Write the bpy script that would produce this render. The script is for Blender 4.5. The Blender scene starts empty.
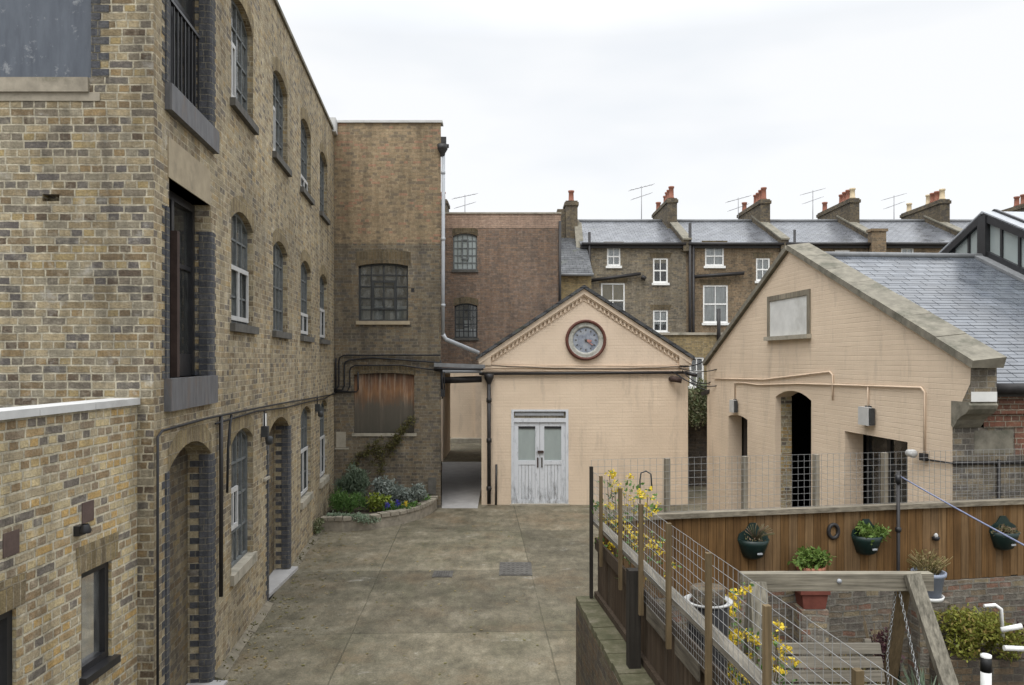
import bpy, math, random
from mathutils import Vector, Matrix
from mathutils.geometry import tessellate_polygon
R = random.Random(7)
scene = bpy.context.scene
COL = scene.collection

# ------------------------------------------------------------------ camera, world, sun, exposure
F = 781.0                                       # focal length in pixels of a 1024 px wide picture
CAMZ = 3.8
cd = bpy.data.cameras.new('camera'); cam = bpy.data.objects.new('camera', cd); COL.objects.link(cam)
cam.location = (0, 0, CAMZ); cam.rotation_euler = (math.radians(90), 0, 0)
cd.sensor_width = 36; cd.lens = 36 * F / 1024; cd.shift_y = 17.5 / 1024
cd.clip_start = .05; cd.clip_end = 3000
scene.camera = cam

SUN_EL, SUN_AZ = math.radians(58), math.radians(200)
w = bpy.data.worlds.new('World'); scene.world = w; w.use_nodes = True
nt = w.node_tree; nt.nodes.clear()
out = nt.nodes.new('ShaderNodeOutputWorld'); bg = nt.nodes.new('ShaderNodeBackground')
sky = nt.nodes.new('ShaderNodeTexSky'); sky.sky_type = 'NISHITA'; sky.sun_disc = False
sky.sun_elevation = SUN_EL; sky.sun_rotation = SUN_AZ
tc = nt.nodes.new('ShaderNodeTexCoord')
mp = nt.nodes.new('ShaderNodeMapping'); mp.inputs['Scale'].default_value = (1, 1, 3.2)
nz = nt.nodes.new('ShaderNodeTexNoise'); nz.inputs['Scale'].default_value = 1.6; nz.inputs['Detail'].default_value = 4; nz.inputs['Roughness'].default_value = .55
rp = nt.nodes.new('ShaderNodeValToRGB')
rp.color_ramp.elements[0].position = .38; rp.color_ramp.elements[0].color = (9.3, 9.7, 10.2, 1)
rp.color_ramp.elements[1].position = .60; rp.color_ramp.elements[1].color = (10.8, 10.9, 11.0, 1)
sx = nt.nodes.new('ShaderNodeSeparateXYZ')
mr = nt.nodes.new('ShaderNodeMapRange'); mr.inputs[1].default_value = .38; mr.inputs[2].default_value = 1; mr.inputs[3].default_value = .74; mr.inputs[4].default_value = 2.7
mu = nt.nodes.new('ShaderNodeMix'); mu.data_type = 'RGBA'; mu.blend_type = 'MULTIPLY'; mu.inputs[0].default_value = 1
mx = nt.nodes.new('ShaderNodeMix'); mx.data_type = 'RGBA'; mx.inputs[0].default_value = .93
L = nt.links.new
L(tc.outputs['Generated'], mp.inputs[0]); L(mp.outputs[0], nz.inputs[0]); L(nz.outputs[0], rp.inputs[0])
L(tc.outputs['Generated'], sx.inputs[0]); L(sx.outputs[2], mr.inputs[0])
L(rp.outputs[0], mu.inputs[6]); L(mr.outputs[0], mu.inputs[7])
L(sky.outputs[0], mx.inputs[6]); L(mu.outputs[2], mx.inputs[7]); L(mx.outputs[2], bg.inputs[0])
bg.inputs[1].default_value = .1
L(bg.outputs[0], out.inputs[0])

sd = bpy.data.lights.new('sun', 'SUN'); sd.energy = 1.1; sd.angle = math.radians(28); sd.color = (1, .97, .92)
sun = bpy.data.objects.new('sun', sd); COL.objects.link(sun)
sun.rotation_euler = (math.radians(90) - SUN_EL, 0, math.radians(180) - SUN_AZ)
scene.view_settings.view_transform = 'Standard'; scene.view_settings.look = 'None'
scene.view_settings.gamma = 1; scene.view_settings.exposure = .36
scene.render.engine = 'CYCLES'
scene.cycles.max_bounces = 7; scene.cycles.diffuse_bounces = 4; scene.cycles.transparent_max_bounces = 16
scene.cycles.use_denoising = True

# ------------------------------------------------------------------ material helpers
class NT:
    def __init__(s, name):
        s.m = bpy.data.materials.new(name); s.m.use_nodes = True; s.t = s.m.node_tree
        s.b = s.t.nodes['Principled BSDF']; s.out = s.t.nodes['Material Output']
        s.tc = s.t.nodes.new('ShaderNodeTexCoord')
    def n(s, k): return s.t.nodes.new(k)
    def l(s, a, b): s.t.links.new(a, b)
    def mapping(s, src, scale=(1, 1, 1), loc=(0, 0, 0), rot=(0, 0, 0)):
        m = s.n('ShaderNodeMapping'); m.inputs['Scale'].default_value = scale; m.inputs['Location'].default_value = loc; m.inputs['Rotation'].default_value = rot
        s.l(s.tc.outputs[src] if isinstance(src, str) else src, m.inputs[0]); return m.outputs[0]
    def noise(s, vec, scale, detail=4, rough=.55):
        n = s.n('ShaderNodeTexNoise'); n.inputs['Scale'].default_value = scale; n.inputs['Detail'].default_value = detail; n.inputs['Roughness'].default_value = rough
        s.l(vec, n.inputs['Vector']); return n
    def ramp(s, fac, stops, const=False):
        r = s.n('ShaderNodeValToRGB'); e = r.color_ramp
        if const: e.interpolation = 'CONSTANT'
        while len(e.elements) < len(stops): e.elements.new(.5)
        for k, (p, c) in zip(e.elements, stops):
            k.position = p; k.color = c if len(c) == 4 else (*c, 1)
        s.l(fac, r.inputs[0]); return r.outputs[0]
    def mix(s, a, b, fac, mode='MIX'):
        m = s.n('ShaderNodeMix'); m.data_type = 'RGBA'; m.blend_type = mode
        for x, i in ((fac, 0), (a, 6), (b, 7)):
            if isinstance(x, (int, float)): m.inputs[i].default_value = x
            elif isinstance(x, tuple): m.inputs[i].default_value = (*x, 1)
            else: s.l(x, m.inputs[i])
        return m.outputs[2]
    def math(s, op, a, b=0.0):
        m = s.n('ShaderNodeMath'); m.operation = op
        for x, i in ((a, 0), (b, 1)):
            if isinstance(x, (int, float)): m.inputs[i].default_value = x
            else: s.l(x, m.inputs[i])
        return m.outputs[0]
    def bump(s, h, strength=.5, dist=.01, prev=None):
        b = s.n('ShaderNodeBump'); b.inputs['Strength'].default_value = strength; b.inputs['Distance'].default_value = dist
        s.l(h, b.inputs['Height'])
        if prev is not None: s.l(prev, b.inputs['Normal'])
        return b.outputs[0]
    def done(s, color=None, rough=.85, normal=None, spec=.3, metal=0):
        if color is not None:
            if isinstance(color, tuple): s.b.inputs['Base Color'].default_value = (*color, 1)
            else: s.l(color, s.b.inputs['Base Color'])
        if isinstance(rough, (int, float)): s.b.inputs['Roughness'].default_value = rough
        else: s.l(rough, s.b.inputs['Roughness'])
        s.b.inputs['Specular IOR Level'].default_value = spec; s.b.inputs['Metallic'].default_value = metal
        if normal is not None: s.l(normal, s.b.inputs['Normal'])
        return s.m
G = lambda v: (v, v, v)

def brick_mat(name, stops, mortar, bw=.225, bh=.075, ms=.007, squash=.5, stain=(.72, 1.08), stain_scale=.55, white=0., soot=0., warp=.010, bumps=.9, loc=(0, 0, 0), soft=.25, smear=.35):
    s = NT(name)
    uv = s.mapping('UV', loc=loc)
    wn = s.noise(uv, 5, 3)
    vs = s.n('ShaderNodeVectorMath'); vs.operation = 'SUBTRACT'; s.l(wn.outputs['Color'], vs.inputs[0]); vs.inputs[1].default_value = (.5, .5, .5)
    sc = s.n('ShaderNodeVectorMath'); sc.operation = 'SCALE'; s.l(vs.outputs[0], sc.inputs[0]); sc.inputs['Scale'].default_value = warp * 1.6
    ad = s.n('ShaderNodeVectorMath'); ad.operation = 'ADD'; s.l(uv, ad.inputs[0]); s.l(sc.outputs[0], ad.inputs[1])
    w2 = s.noise(uv, 38, 3); v2 = s.n('ShaderNodeVectorMath'); v2.operation = 'SUBTRACT'; s.l(w2.outputs['Color'], v2.inputs[0]); v2.inputs[1].default_value = (.5, .5, .5)
    s2 = s.n('ShaderNodeVectorMath'); s2.operation = 'SCALE'; s.l(v2.outputs[0], s2.inputs[0]); s2.inputs['Scale'].default_value = .011
    a2 = s.n('ShaderNodeVectorMath'); a2.operation = 'ADD'; s.l(ad.outputs[0], a2.inputs[0]); s.l(s2.outputs[0], a2.inputs[1]); ad = a2
    px = s.n('ShaderNodeSeparateXYZ'); s.l(ad.outputs[0], px.inputs[0])
    wn2 = s.n('ShaderNodeTexWhiteNoise'); wn2.noise_dimensions = '1D'; s.l(s.math('FLOOR', s.math('DIVIDE', px.outputs[1], bh)), wn2.inputs['W'])
    cx = s.n('ShaderNodeCombineXYZ'); s.l(s.math('ADD', px.outputs[0], s.math('MULTIPLY', wn2.outputs['Value'], bw * 1.3)), cx.inputs[0]); s.l(px.outputs[1], cx.inputs[1]); ad = cx
    def bt(c1, c2, cm):
        b = s.n('ShaderNodeTexBrick'); s.l(ad.outputs[0], b.inputs['Vector'])
        for k, v in (('Scale', 1), ('Brick Width', bw), ('Row Height', bh), ('Mortar Size', ms), ('Mortar Smooth', .25), ('Bias', 0)): b.inputs[k].default_value = v
        b.offset = .5; b.squash = squash; b.squash_frequency = 2
        b.inputs['Color1'].default_value = (*G(c1), 1); b.inputs['Color2'].default_value = (*G(c2), 1); b.inputs['Mortar'].default_value = (*G(cm), 1)
        return b
    b = bt(0, 1, .5)
    n = len(stops)
    col = s.ramp(b.outputs['Color'], [(i / n, c) for i, c in enumerate(stops)], True)
    avg = tuple(sum(c[i] for c in stops) / n for i in range(3)); col = s.mix(col, avg, soft)
    f1 = s.noise(uv, 45, 4, .65)
    col = s.mix(col, s.ramp(f1.outputs[0], [(.3, G(.72)), (.7, G(1.22))]), 1., 'MULTIPLY')
    mo = s.mix(mortar, s.ramp(s.noise(uv, 14, 4).outputs[0], [(.3, G(.6)), (.65, G(1.12))]), 1., 'MULTIPLY')
    col = s.mix(col, mo, b.outputs['Fac'])
    sm = s.noise(uv, 9, 5, .7)
    col = s.mix(col, mo, s.ramp(sm.outputs[0], [(.5, G(0)), (.68, G(smear))]))
    if white:
        wv = s.noise(uv, 3.1, 5, .7)
        col = s.mix(col, (.5, .48, .43), s.ramp(wv.outputs[0], [(.58, G(0)), (.70, G(white))]))
    st = s.noise(s.mapping('UV', (1, .55, 1), (3.1, 1.7, 0)), stain_scale, 6, .62)
    col = s.mix(col, s.ramp(st.outputs[0], [(.32, G(stain[0])), (.66, G(stain[1]))]), 1., 'MULTIPLY')
    if soot:
        sv = s.noise(s.mapping('UV', (1.6, .4, 1), (9, 2, 0)), 1.1, 6, .7)
        col = s.mix(col, (.035, .034, .035), s.ramp(sv.outputs[0], [(.5, G(0)), (.72, G(soot))]))
    sk = s.noise(s.mapping('UV', (3.2, .22, 1), (4, 6, 0)), 1.3, 6, .68)
    col = s.mix(col, s.ramp(sk.outputs[0], [(.36, G(.78)), (.56, G(1.04))]), 1., 'MULTIPLY')
    bk_ = s.noise(uv, 11, 3, .6); col = s.mix(col, s.ramp(bk_.outputs[0], [(.3, G(.82)), (.7, G(1.16))]), 1., 'MULTIPLY')
    h = s.math('SUBTRACT', f1.outputs[0], s.math('MULTIPLY', b.outputs['Fac'], 1.6))
    h = s.math('ADD', h, s.math('MULTIPLY', b.outputs['Color'], .5))
    return s.done(col, .92, s.bump(h, bumps, .012), .2)

def painted_brick(name, col, dirt=(.25, .2, .15), amt=.5, bump=.42):
    s = NT(name)
    uv = s.mapping('UV')
    wn = s.noise(uv, 5, 3)
    ad = s.mix(uv, wn.outputs['Color'], .012)
    b = s.n('ShaderNodeTexBrick'); s.l(ad, b.inputs['Vector'])
    for k, v in (('Scale', 1), ('Brick Width', .225), ('Row Height', .075), ('Mortar Size', .006), ('Mortar Smooth', .6), ('Bias', 0)): b.inputs[k].default_value = v
    b.squash = .5; b.squash_frequency = 2
    b.inputs['Color1'].default_value = (*G(.4), 1); b.inputs['Color2'].default_value = (*G(.6), 1)
    c = s.mix(col, s.ramp(s.noise(uv, .8, 6, .6).outputs[0], [(.3, (.88, .87, .86)), (.7, (1.05, 1.05, 1.05))]), 1., 'MULTIPLY')
    c = s.mix(c, tuple(x * .86 for x in col), s.math('MULTIPLY', b.outputs['Fac'], .45))
    d = s.noise(s.mapping('UV', (2.2, .35, 1)), 1.3, 7, .7)
    c = s.mix(c, dirt, s.ramp(d.outputs[0], [(.54, G(0)), (.76, G(amt))]))
    f = s.noise(uv, 22, 4, .7)
    row = s.n('ShaderNodeTexNoise'); row.inputs['Scale'].default_value = 1; row.inputs['Detail'].default_value = 3
    s.l(s.mapping('UV', (1.1, 13.3, 1)), row.inputs['Vector'])
    h = s.math('ADD', s.math('SUBTRACT', s.math('MULTIPLY', f.outputs[0], .5), b.outputs['Fac']), s.math('MULTIPLY', row.outputs[0], .8))
    return s.done(c, .75, s.bump(h, bump, .014), .3)

def plain(name, col, rough=.7, var=.25, scale=6, spec=.3, metal=0, bump=.15, src='Object', stretch=(1, 1, 1), dark=None, amt=.6, thr=.55):
    s = NT(name); v = s.mapping(src, stretch)
    n = s.noise(v, scale, 6, .62)
    c = s.mix(col, s.ramp(n.outputs[0], [(.28, G(1 - var)), (.72, G(1 + var))]), 1., 'MULTIPLY')
    if dark:
        n2 = s.noise(v, scale * .37, 7, .7)
        c = s.mix(c, dark, s.ramp(n2.outputs[0], [(thr, G(0)), (thr + .15, G(amt))]))
    return s.done(c, rough, s.bump(n.outputs[0], bump, .01), spec, metal)

def wood(name, stops, axis='z', rough=.85, grain=1.):
    s = NT(name); sc = {'z': (28, 28, 1.2), 'x': (1.2, 28, 28), 'y': (28, 1.2, 28)}[axis]
    n = s.noise(s.mapping('Object', sc), 1.2, 6, .65)
    g = s.n('ShaderNodeNewGeometry')
    c = s.ramp(g.outputs['Random Per Island'], [(i / max(1, len(stops) - 1), c) for i, c in enumerate(stops)])
    c = s.mix(c, s.ramp(n.outputs[0], [(.3, G(1 - .45 * grain)), (.68, G(1 + .25 * grain))]), 1., 'MULTIPLY')
    c = s.mix(c, s.ramp(s.noise(s.mapping('Object'), 1.7, 5, .6).outputs[0], [(.35, G(.75)), (.65, G(1.1))]), 1., 'MULTIPLY')
    return s.done(c, rough, s.bump(n.outputs[0], .35, .006), .2)

def leaf(name, stops, rough=.6):
    s = NT(name); g = s.n('ShaderNodeNewGeometry')
    c = s.ramp(g.outputs['Random Per Island'], [(i / max(1, len(stops) - 1), c) for i, c in enumerate(stops)])
    s.done(c, rough, None, .25)
    tr = s.n('ShaderNodeBsdfTranslucent'); s.l(c, tr.inputs[0]); m = s.n('ShaderNodeMixShader'); m.inputs[0].default_value = .25
    s.l(s.b.outputs[0], m.inputs[1]); s.l(tr.outputs[0], m.inputs[2]); s.l(m.outputs[0], s.out.inputs[0]); return s.m

def glass(name, tint=(.72, .78, .78), dirt=.12, ior=1.75):
    s = NT(name)
    t = s.n('ShaderNodeBsdfTransparent'); t.inputs[0].default_value = (*tint, 1)
    g = s.n('ShaderNodeBsdfGlossy'); g.inputs['Roughness'].default_value = .03
    n = s.noise(s.mapping('Object'), 2.5, 2); s.l(s.bump(n.outputs[0], .06, .02), g.inputs['Normal'])
    fr = s.n('ShaderNodeFresnel'); fr.inputs[0].default_value = ior
    m = s.n('ShaderNodeMixShader'); s.l(fr.outputs[0], m.inputs[0]); s.l(t.outputs[0], m.inputs[1]); s.l(g.outputs[0], m.inputs[2])
    d = s.n('ShaderNodeBsdfDiffuse'); d.inputs[0].default_value = (.3, .31, .3, 1)
    m2 = s.n('ShaderNodeMixShader'); s.l(s.ramp(s.noise(s.mapping('Object', (3, 3, 1)), 3, 5, .7).outputs[0], [(.4, G(dirt * .3)), (.75, G(dirt * 2))]), m2.inputs[0])
    s.l(m.outputs[0], m2.inputs[1]); s.l(d.outputs[0], m2.inputs[2]); s.l(m2.outputs[0], s.out.inputs[0]); return s.m

def slate_mat(name, base=(.15, .165, .19), rough=.3, bw=.30, bh=.21, tone=(.8, 1.15), moss=0.):
    s = NT(name); uv = s.mapping('UV')
    b = s.n('ShaderNodeTexBrick'); s.l(s.mix(uv, s.noise(uv, 3, 2).outputs['Color'], .012), b.inputs['Vector'])
    for k, v in (('Scale', 1), ('Brick Width', bw), ('Row Height', bh), ('Mortar Size', .006), ('Mortar Smooth', .1), ('Bias', 0)): b.inputs[k].default_value = v
    b.inputs['Color1'].default_value = (*G(tone[0]), 1); b.inputs['Color2'].default_value = (*G(tone[1]), 1); b.inputs['Mortar'].default_value = (*G(.3), 1)
    c = s.mix(base, b.outputs['Color'], 1., 'MULTIPLY')
    c = s.mix(c, s.ramp(s.noise(s.mapping('UV', (1.5, .4, 1)), 1.2, 6, .65).outputs[0], [(.3, G(.7)), (.7, G(1.25))]), 1., 'MULTIPLY')
    if moss: c = s.mix(c, (.10, .11, .05), s.ramp(s.noise(uv, 1.7, 7, .7).outputs[0], [(.55, G(0)), (.7, G(moss))]))
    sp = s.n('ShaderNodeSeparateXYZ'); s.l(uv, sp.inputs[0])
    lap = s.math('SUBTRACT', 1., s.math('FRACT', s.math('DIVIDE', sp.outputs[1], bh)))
    c = s.mix(c, (.025, .027, .032), s.ramp(s.math('FRACT', s.math('DIVIDE', sp.outputs[1], bh)), [(0, G(.95)), (.11, G(.9)), (.14, G(.0))]))  # shadow under each slate lap painted into the colour as a dark line
    h = s.math('SUBTRACT', s.math('ADD', lap, s.math('MULTIPLY', b.outputs['Color'], .6)), s.math('MULTIPLY', b.outputs['Fac'], .8))
    lm = s.ramp(s.math('FRACT', s.math('DIVIDE', sp.outputs[1], bh)), [(0, G(0)), (.11, G(.05)), (.14, G(1))])  # specular dimmed along the painted lap shadows as well
    lm = s.math('MULTIPLY', lm, s.math('SUBTRACT', 1., b.outputs['Fac']))
    r = s.ramp(s.noise(uv, 2.2, 5, .6).outputs[0], [(.3, G(rough * .6)), (.7, G(rough * 1.7))])
    mt = s.done(c, r, s.bump(h, .25, .012), .55)
    s.l(s.math('MULTIPLY', lm, .55), s.b.inputs['Specular IOR Level'])
    return mt

# ------------------------------------------------------------------ materials
M = {}
STOCK = [(0.382, 0.310, 0.192), (0.353, 0.272, 0.136), (0.287, 0.227, 0.137), (0.200, 0.146, 0.086), (0.317, 0.261, 0.167), (0.124, 0.092, 0.065), (0.269, 0.237, 0.173), (0.144, 0.130, 0.113), (0.295, 0.210, 0.109), (0.211, 0.179, 0.134), (0.336, 0.281, 0.186), (0.173, 0.150, 0.118), (0.258, 0.203, 0.122), (0.135, 0.121, 0.112)]
M['stock'] = brick_mat('stock_brick', STOCK, (.50, .45, .34), white=.6, soot=.55, stain=(.66, 1.12), smear=.5, ms=.009, soft=.05)
M['stock_side'] = brick_mat('stock_brick_worn', [(0.372, 0.300, 0.184), (0.309, 0.237, 0.141), (0.394, 0.331, 0.220), (0.206, 0.153, 0.095), (0.352, 0.299, 0.202), (0.135, 0.120, 0.107), (0.391, 0.289, 0.149), (0.279, 0.232, 0.159), (0.414, 0.347, 0.226), (0.238, 0.195, 0.137)], (.52, .45, .325), white=.5, soot=.4, stain=(.76, 1.12), smear=.6, soft=.2)
M['stock_low'] = brick_mat('stock_brick_yellow', [(0.466, 0.351, 0.174), (0.389, 0.280, 0.148), (0.507, 0.417, 0.251), (0.272, 0.195, 0.113), (0.441, 0.365, 0.238), (0.170, 0.150, 0.131), (0.493, 0.333, 0.136), (0.390, 0.326, 0.218), (0.546, 0.443, 0.257), (0.285, 0.222, 0.152)], (0.540, 0.486, 0.367), white=.4, soot=.25, stain=(.82, 1.1), smear=.45, ms=.011, soft=.05)
M['tower_top'] = brick_mat('tower_brick_upper', [(0.335, 0.251, 0.154), (0.282, 0.215, 0.135), (0.375, 0.285, 0.179), (0.215, 0.165, 0.114), (0.392, 0.224, 0.150), (0.310, 0.243, 0.158), (0.190, 0.157, 0.117), (0.363, 0.272, 0.171)], (0.374, 0.302, 0.194), soot=.3, stain=(.75, 1.1))
M['tower_low'] = brick_mat('tower_brick_lower', [(0.213, 0.171, 0.116), (0.166, 0.135, 0.099), (0.254, 0.206, 0.140), (0.118, 0.104, 0.086), (0.192, 0.157, 0.114), (0.233, 0.172, 0.106), (0.140, 0.128, 0.116)], (0.283, 0.254, 0.193), soot=.45, stain=(.7, 1.1))
M['brown'] = brick_mat('brown_brick', [(0.264, 0.174, 0.121), (0.232, 0.156, 0.114), (0.298, 0.196, 0.132), (0.185, 0.139, 0.108), (0.277, 0.198, 0.148), (0.166, 0.130, 0.108)], (0.277, 0.224, 0.179), soot=.25, squash=.5, stain=(.8, 1.1))
M['brown_cap'] = brick_mat('brown_brick_parapet', [(.42, .29, .215), (.38, .265, .20), (.44, .31, .23), (.35, .25, .19)], (.42, .32, .25), stain=(.8, 1.1))
M['terrA'] = brick_mat('terrace_brick_grey', [(0.225, 0.193, 0.143), (0.175, 0.148, 0.115), (0.262, 0.224, 0.164), (0.125, 0.113, 0.095), (0.199, 0.167, 0.123), (0.273, 0.218, 0.142)], (0.296, 0.262, 0.202), soot=.4, stain=(.75, 1.15))
M['terrB'] = brick_mat('terrace_brick_brown', [(0.242, 0.172, 0.108), (0.194, 0.141, 0.092), (0.279, 0.198, 0.123), (0.135, 0.108, 0.081), (0.231, 0.178, 0.119)], (0.317, 0.258, 0.178), soot=.35, stain=(.75, 1.15))
M['terrY'] = brick_mat('terrace_brick_yellow', [(.351, .270, .135), (.297, .230, .121), (.392, .297, .155), (.230, .182, .108)], (.338, .284, .189), soot=.3)
M['chim'] = brick_mat('chimney_brick', [(.161, .132, .086), (.127, .103, .075), (.196, .155, .098), (.092, .081, .069)], (.184, .161, .127), soot=.4)
M['garden'] = brick_mat('garden_brick', [(0.238, 0.189, 0.126), (0.266, 0.140, 0.098), (0.196, 0.168, 0.133), (0.308, 0.252, 0.154), (0.140, 0.126, 0.112), (0.238, 0.161, 0.119), (0.224, 0.203, 0.168), (0.168, 0.154, 0.133)], (0.266, 0.245, 0.203), soot=.55, white=.25, stain=(.55, 1.1), ms=.012, warp=.03, smear=.7, squash=.8)
M['lowwall'] = brick_mat('low_wall_brick', [(.16, .115, .075), (.13, .10, .075), (.18, .13, .08), (.09, .08, .07), (.15, .125, .085)], (.15, .135, .105), soot=.4, stain=(.6, 1.1))
M['redbrick'] = brick_mat('red_brick', [(.19, .085, .058), (.16, .075, .052), (.21, .095, .06), (.13, .07, .052)], (.30, .26, .20), soot=.2)
M['flank'] = brick_mat('flank_brick', [(.20, .165, .115), (.15, .13, .10), (.24, .195, .13), (.10, .092, .085), (.17, .15, .125)], (.27, .25, .21), soot=.35, white=.25)
M['dark_brick'] = brick_mat('dark_brick', [(.09, .075, .06), (.07, .06, .052), (.11, .09, .07), (.055, .05, .046)], (.10, .09, .075), soot=.4)
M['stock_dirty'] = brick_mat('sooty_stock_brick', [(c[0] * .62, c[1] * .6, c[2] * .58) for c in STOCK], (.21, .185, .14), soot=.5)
M['blue'] = brick_mat('blue_engineering_brick', [(.075, .078, .088), (.088, .09, .10), (.062, .065, .074), (.10, .10, .105)], (.20, .185, .15), squash=1, stain=(.8, 1.15), ms=.006)
M['archbrick'] = brick_mat('arch_brick', [(.30, .235, .125), (.24, .185, .10), (.33, .265, .155), (.19, .15, .095)], (.34, .29, .205), bw=.075, bh=.22, squash=1, soot=.3)
M['archdark'] = brick_mat('arch_brick_sooty', [(.16, .12, .07), (.12, .095, .06), (.18, .14, .085)], (.19, .165, .12), bw=.075, bh=.22, squash=1, soot=.4)
M['peach'] = painted_brick('peach_painted_brick', (.685, .555, .42))
M['peach_trim'] = plain('peach_painted_trim', (.68, .55, .42), .7, .1, 5, dark=(.3, .22, .16), amt=.4)
M['peach_lt'] = painted_brick('peach_painted_gable', (.70, .57, .44), amt=.25)
M['concrete'] = plain('weathered_concrete', (.34, .31, .25), .9, .22, 5, dark=(.10, .10, .075), amt=.7, bump=.4)
M['lintel'] = plain('concrete_lintel', (.34, .285, .20), .9, .15, 6, dark=(.14, .12, .09), amt=.5)
M['coping'] = plain('stone_coping', (.185, .17, .135), .92, .3, 7, dark=(.075, .075, .055), amt=.75, bump=.6, thr=.5)
M['lowcoping'] = plain('pale_coping', (.50, .50, .49), .85, .14, 4, dark=(.25, .24, .22), amt=.5)
M['darksill'] = plain('sooty_stone_sill', (.10, .095, .085), .9, .3, 9)
M['steelsill'] = plain('slate_grey_sill', (.12, .12, .125), .6, .3, 5, stretch=(3, 3, .7), dark=(.15, .105, .075), amt=.6)
M['metal_dark'] = plain('dark_painted_metal', (.035, .038, .04), .5, .3, 14, .4)
M['frame_grey'] = plain('grey_window_metal', (.13, .14, .14), .6, .3, 14)
M['frame_black'] = plain('black_frame', (.018, .018, .02), .4, .3, 8, .45)
M['white_paint'] = plain('white_paint', (.74, .74, .72), .6, .1, 7, dark=(.4, .39, .36), amt=.4)
M['white_board'] = plain('white_board', (.62, .62, .60), .7, .12, 3, dark=(.36, .35, .32), amt=.5, thr=.52)
M['pipe_black'] = plain('black_pipe', (.022, .02, .02), .5, .4, 10, .4)
M['pipe_grey'] = plain('grey_pipe', (.33, .345, .365), .5, .12, 6, .4)
M['pipe_peach'] = plain('peach_conduit', (.60, .47, .35), .65, .1, 9)
M['cable'] = plain('black_cable', (.02, .02, .022), .6, .3, 9)
M['glass'] = glass('window_glass', (.9, .93, .93))
M['glass_dirty'] = glass('dirty_window_glass', (.5, .55, .55), .28)
M['glass_grey'] = glass('sky_lit_dusty_glass', (.6, .66, .66), .30, 2.3)  # dusty film made heavier to imitate sky reflected in the panes
M['lantern_glass'] = plain('obscured_lantern_glass', (.33, .37, .36), .12, .08, 1.5, .6, bump=.02)
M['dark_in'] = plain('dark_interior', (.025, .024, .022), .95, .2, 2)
M['in_wall'] = plain('interior_plaster', (.12, .115, .105), .95, .2, 2)
M['curtain'] = plain('net_curtain', (.80, .80, .80), .9, .18, 3, src='Object', stretch=(14, 14, .6))
M['blind_tan'] = plain('tan_blind', (.50, .40, .24), .9, .1, 3)
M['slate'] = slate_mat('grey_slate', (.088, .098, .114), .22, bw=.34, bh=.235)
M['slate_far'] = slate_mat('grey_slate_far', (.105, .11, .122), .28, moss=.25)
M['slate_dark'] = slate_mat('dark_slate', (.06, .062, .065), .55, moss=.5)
M['lead'] = plain('lead_flashing', (.17, .175, .18), .55, .2, 6)
M['pot_red'] = plain('terracotta_chimney_pot', (.25, .105, .07), .8, .2, 6, dark=(.12, .07, .05), amt=.5)
M['pot_cream'] = plain('cream_chimney_pot', (.55, .45, .30), .8, .15, 6, dark=(.2, .17, .12), amt=.5)
M['aerial'] = plain('aerial_metal', (.30, .30, .31), .5, .1, 5)
M['fence_wood'] = wood('fence_boards', [(.115, .062, .024), (.16, .088, .034), (.135, .074, .028), (.185, .112, .052), (.14, .088, .045)])
M['fence_dark'] = wood('dark_fence_boards', [(.052, .036, .024), (.075, .052, .034), (.06, .045, .032), (.09, .065, .045)])
M['rail'] = wood('weathered_rail', [(.20, .175, .13), (.23, .20, .155)], 'x', grain=1.3)
M['rail_y'] = wood('weathered_rail_long', [(.135, .122, .098), (.19, .172, .14)], 'y', grain=1.3)
M['mend'] = wood('dull_grey_board', [(.09, .078, .06), (.12, .105, .082)], 'y', grain=1.3)
M['post'] = wood('brown_post', [(.125, .092, .05), (.15, .11, .06), (.11, .08, .047)])
M['post_grey'] = wood('grey_post', [(.22, .195, .15), (.25, .22, .17)])
M['post_dark'] = wood('dark_post', [(.028, .024, .02), (.034, .03, .025)])
M['swing'] = wood('weathered_swing_timber', [(.22, .20, .155), (.25, .225, .175)], 'x', grain=1.4)
M['swing_z'] = wood('weathered_swing_leg', [(.21, .195, .155), (.24, .22, .175)], 'z', grain=1.4)
M['bench'] = wood('bench_slats', [(.17, .155, .125), (.21, .19, .155), (.19, .17, .135)], 'x')
M['wire'] = plain('galvanised_wire', (.27, .27, .265), .5, .15, 9, .5, .3)
M['chain'] = plain('steel_chain', (.33, .34, .34), .4, .2, 20, .5, .6)
M['plastic_green'] = plain('dark_green_plastic', (.009, .024, .021), .4, .2, 5, .45)
M['terracotta'] = plain('terracotta_pot', (.32, .135, .085), .8, .18, 9)
M['redbrickp'] = plain('brick_red_block', (.15, .048, .034), .85, .25, 9)
M['pot_grey'] = plain('grey_blue_pot', (.24, .27, .34), .5, .1, 7)
M['pot_grey_rim'] = plain('dull_white_rim', (.36, .36, .35), .6, .2, 9)
M['soil'] = plain('potting_soil', (.05, .038, .028), .95, .4, 20, bump=.6)
M['rope'] = plain('blue_rope', (.16, .18, .27), .8, .2, 20)
M['plastic_white'] = plain('white_plastic', (.72, .72, .70), .4, .08, 6, .45)
M['lamp_white'] = plain('lamp_body', (.47, .47, .46), .5, .1, 6)
M['iron'] = plain('rusty_iron', (.085, .08, .072), .75, .35, 9)
M['rust'] = plain('rusty_pipe', (.055, .036, .03), .85, .3, 9)
M['maroon'] = plain('dark_red_rim', (.11, .042, .03), .6, .25, 8)
M['tile_red'] = plain('brown_brick_vent', (.10, .07, .06), .9, .25, 12)
M['ramp'] = plain('pale_concrete_ramp', (.36, .35, .34), .85, .12, 4, dark=(.24, .23, .21), amt=.4)
M['fillet'] = plain('grimy_mortar_fillet', (.17, .15, .112), .95, .35, 5, dark=(.07, .065, .045), amt=.6)
M['stone'] = plain('planter_stone', (.27, .24, .19), .92, .3, 6, dark=(.08, .08, .05), amt=.7, bump=.5)
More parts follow.
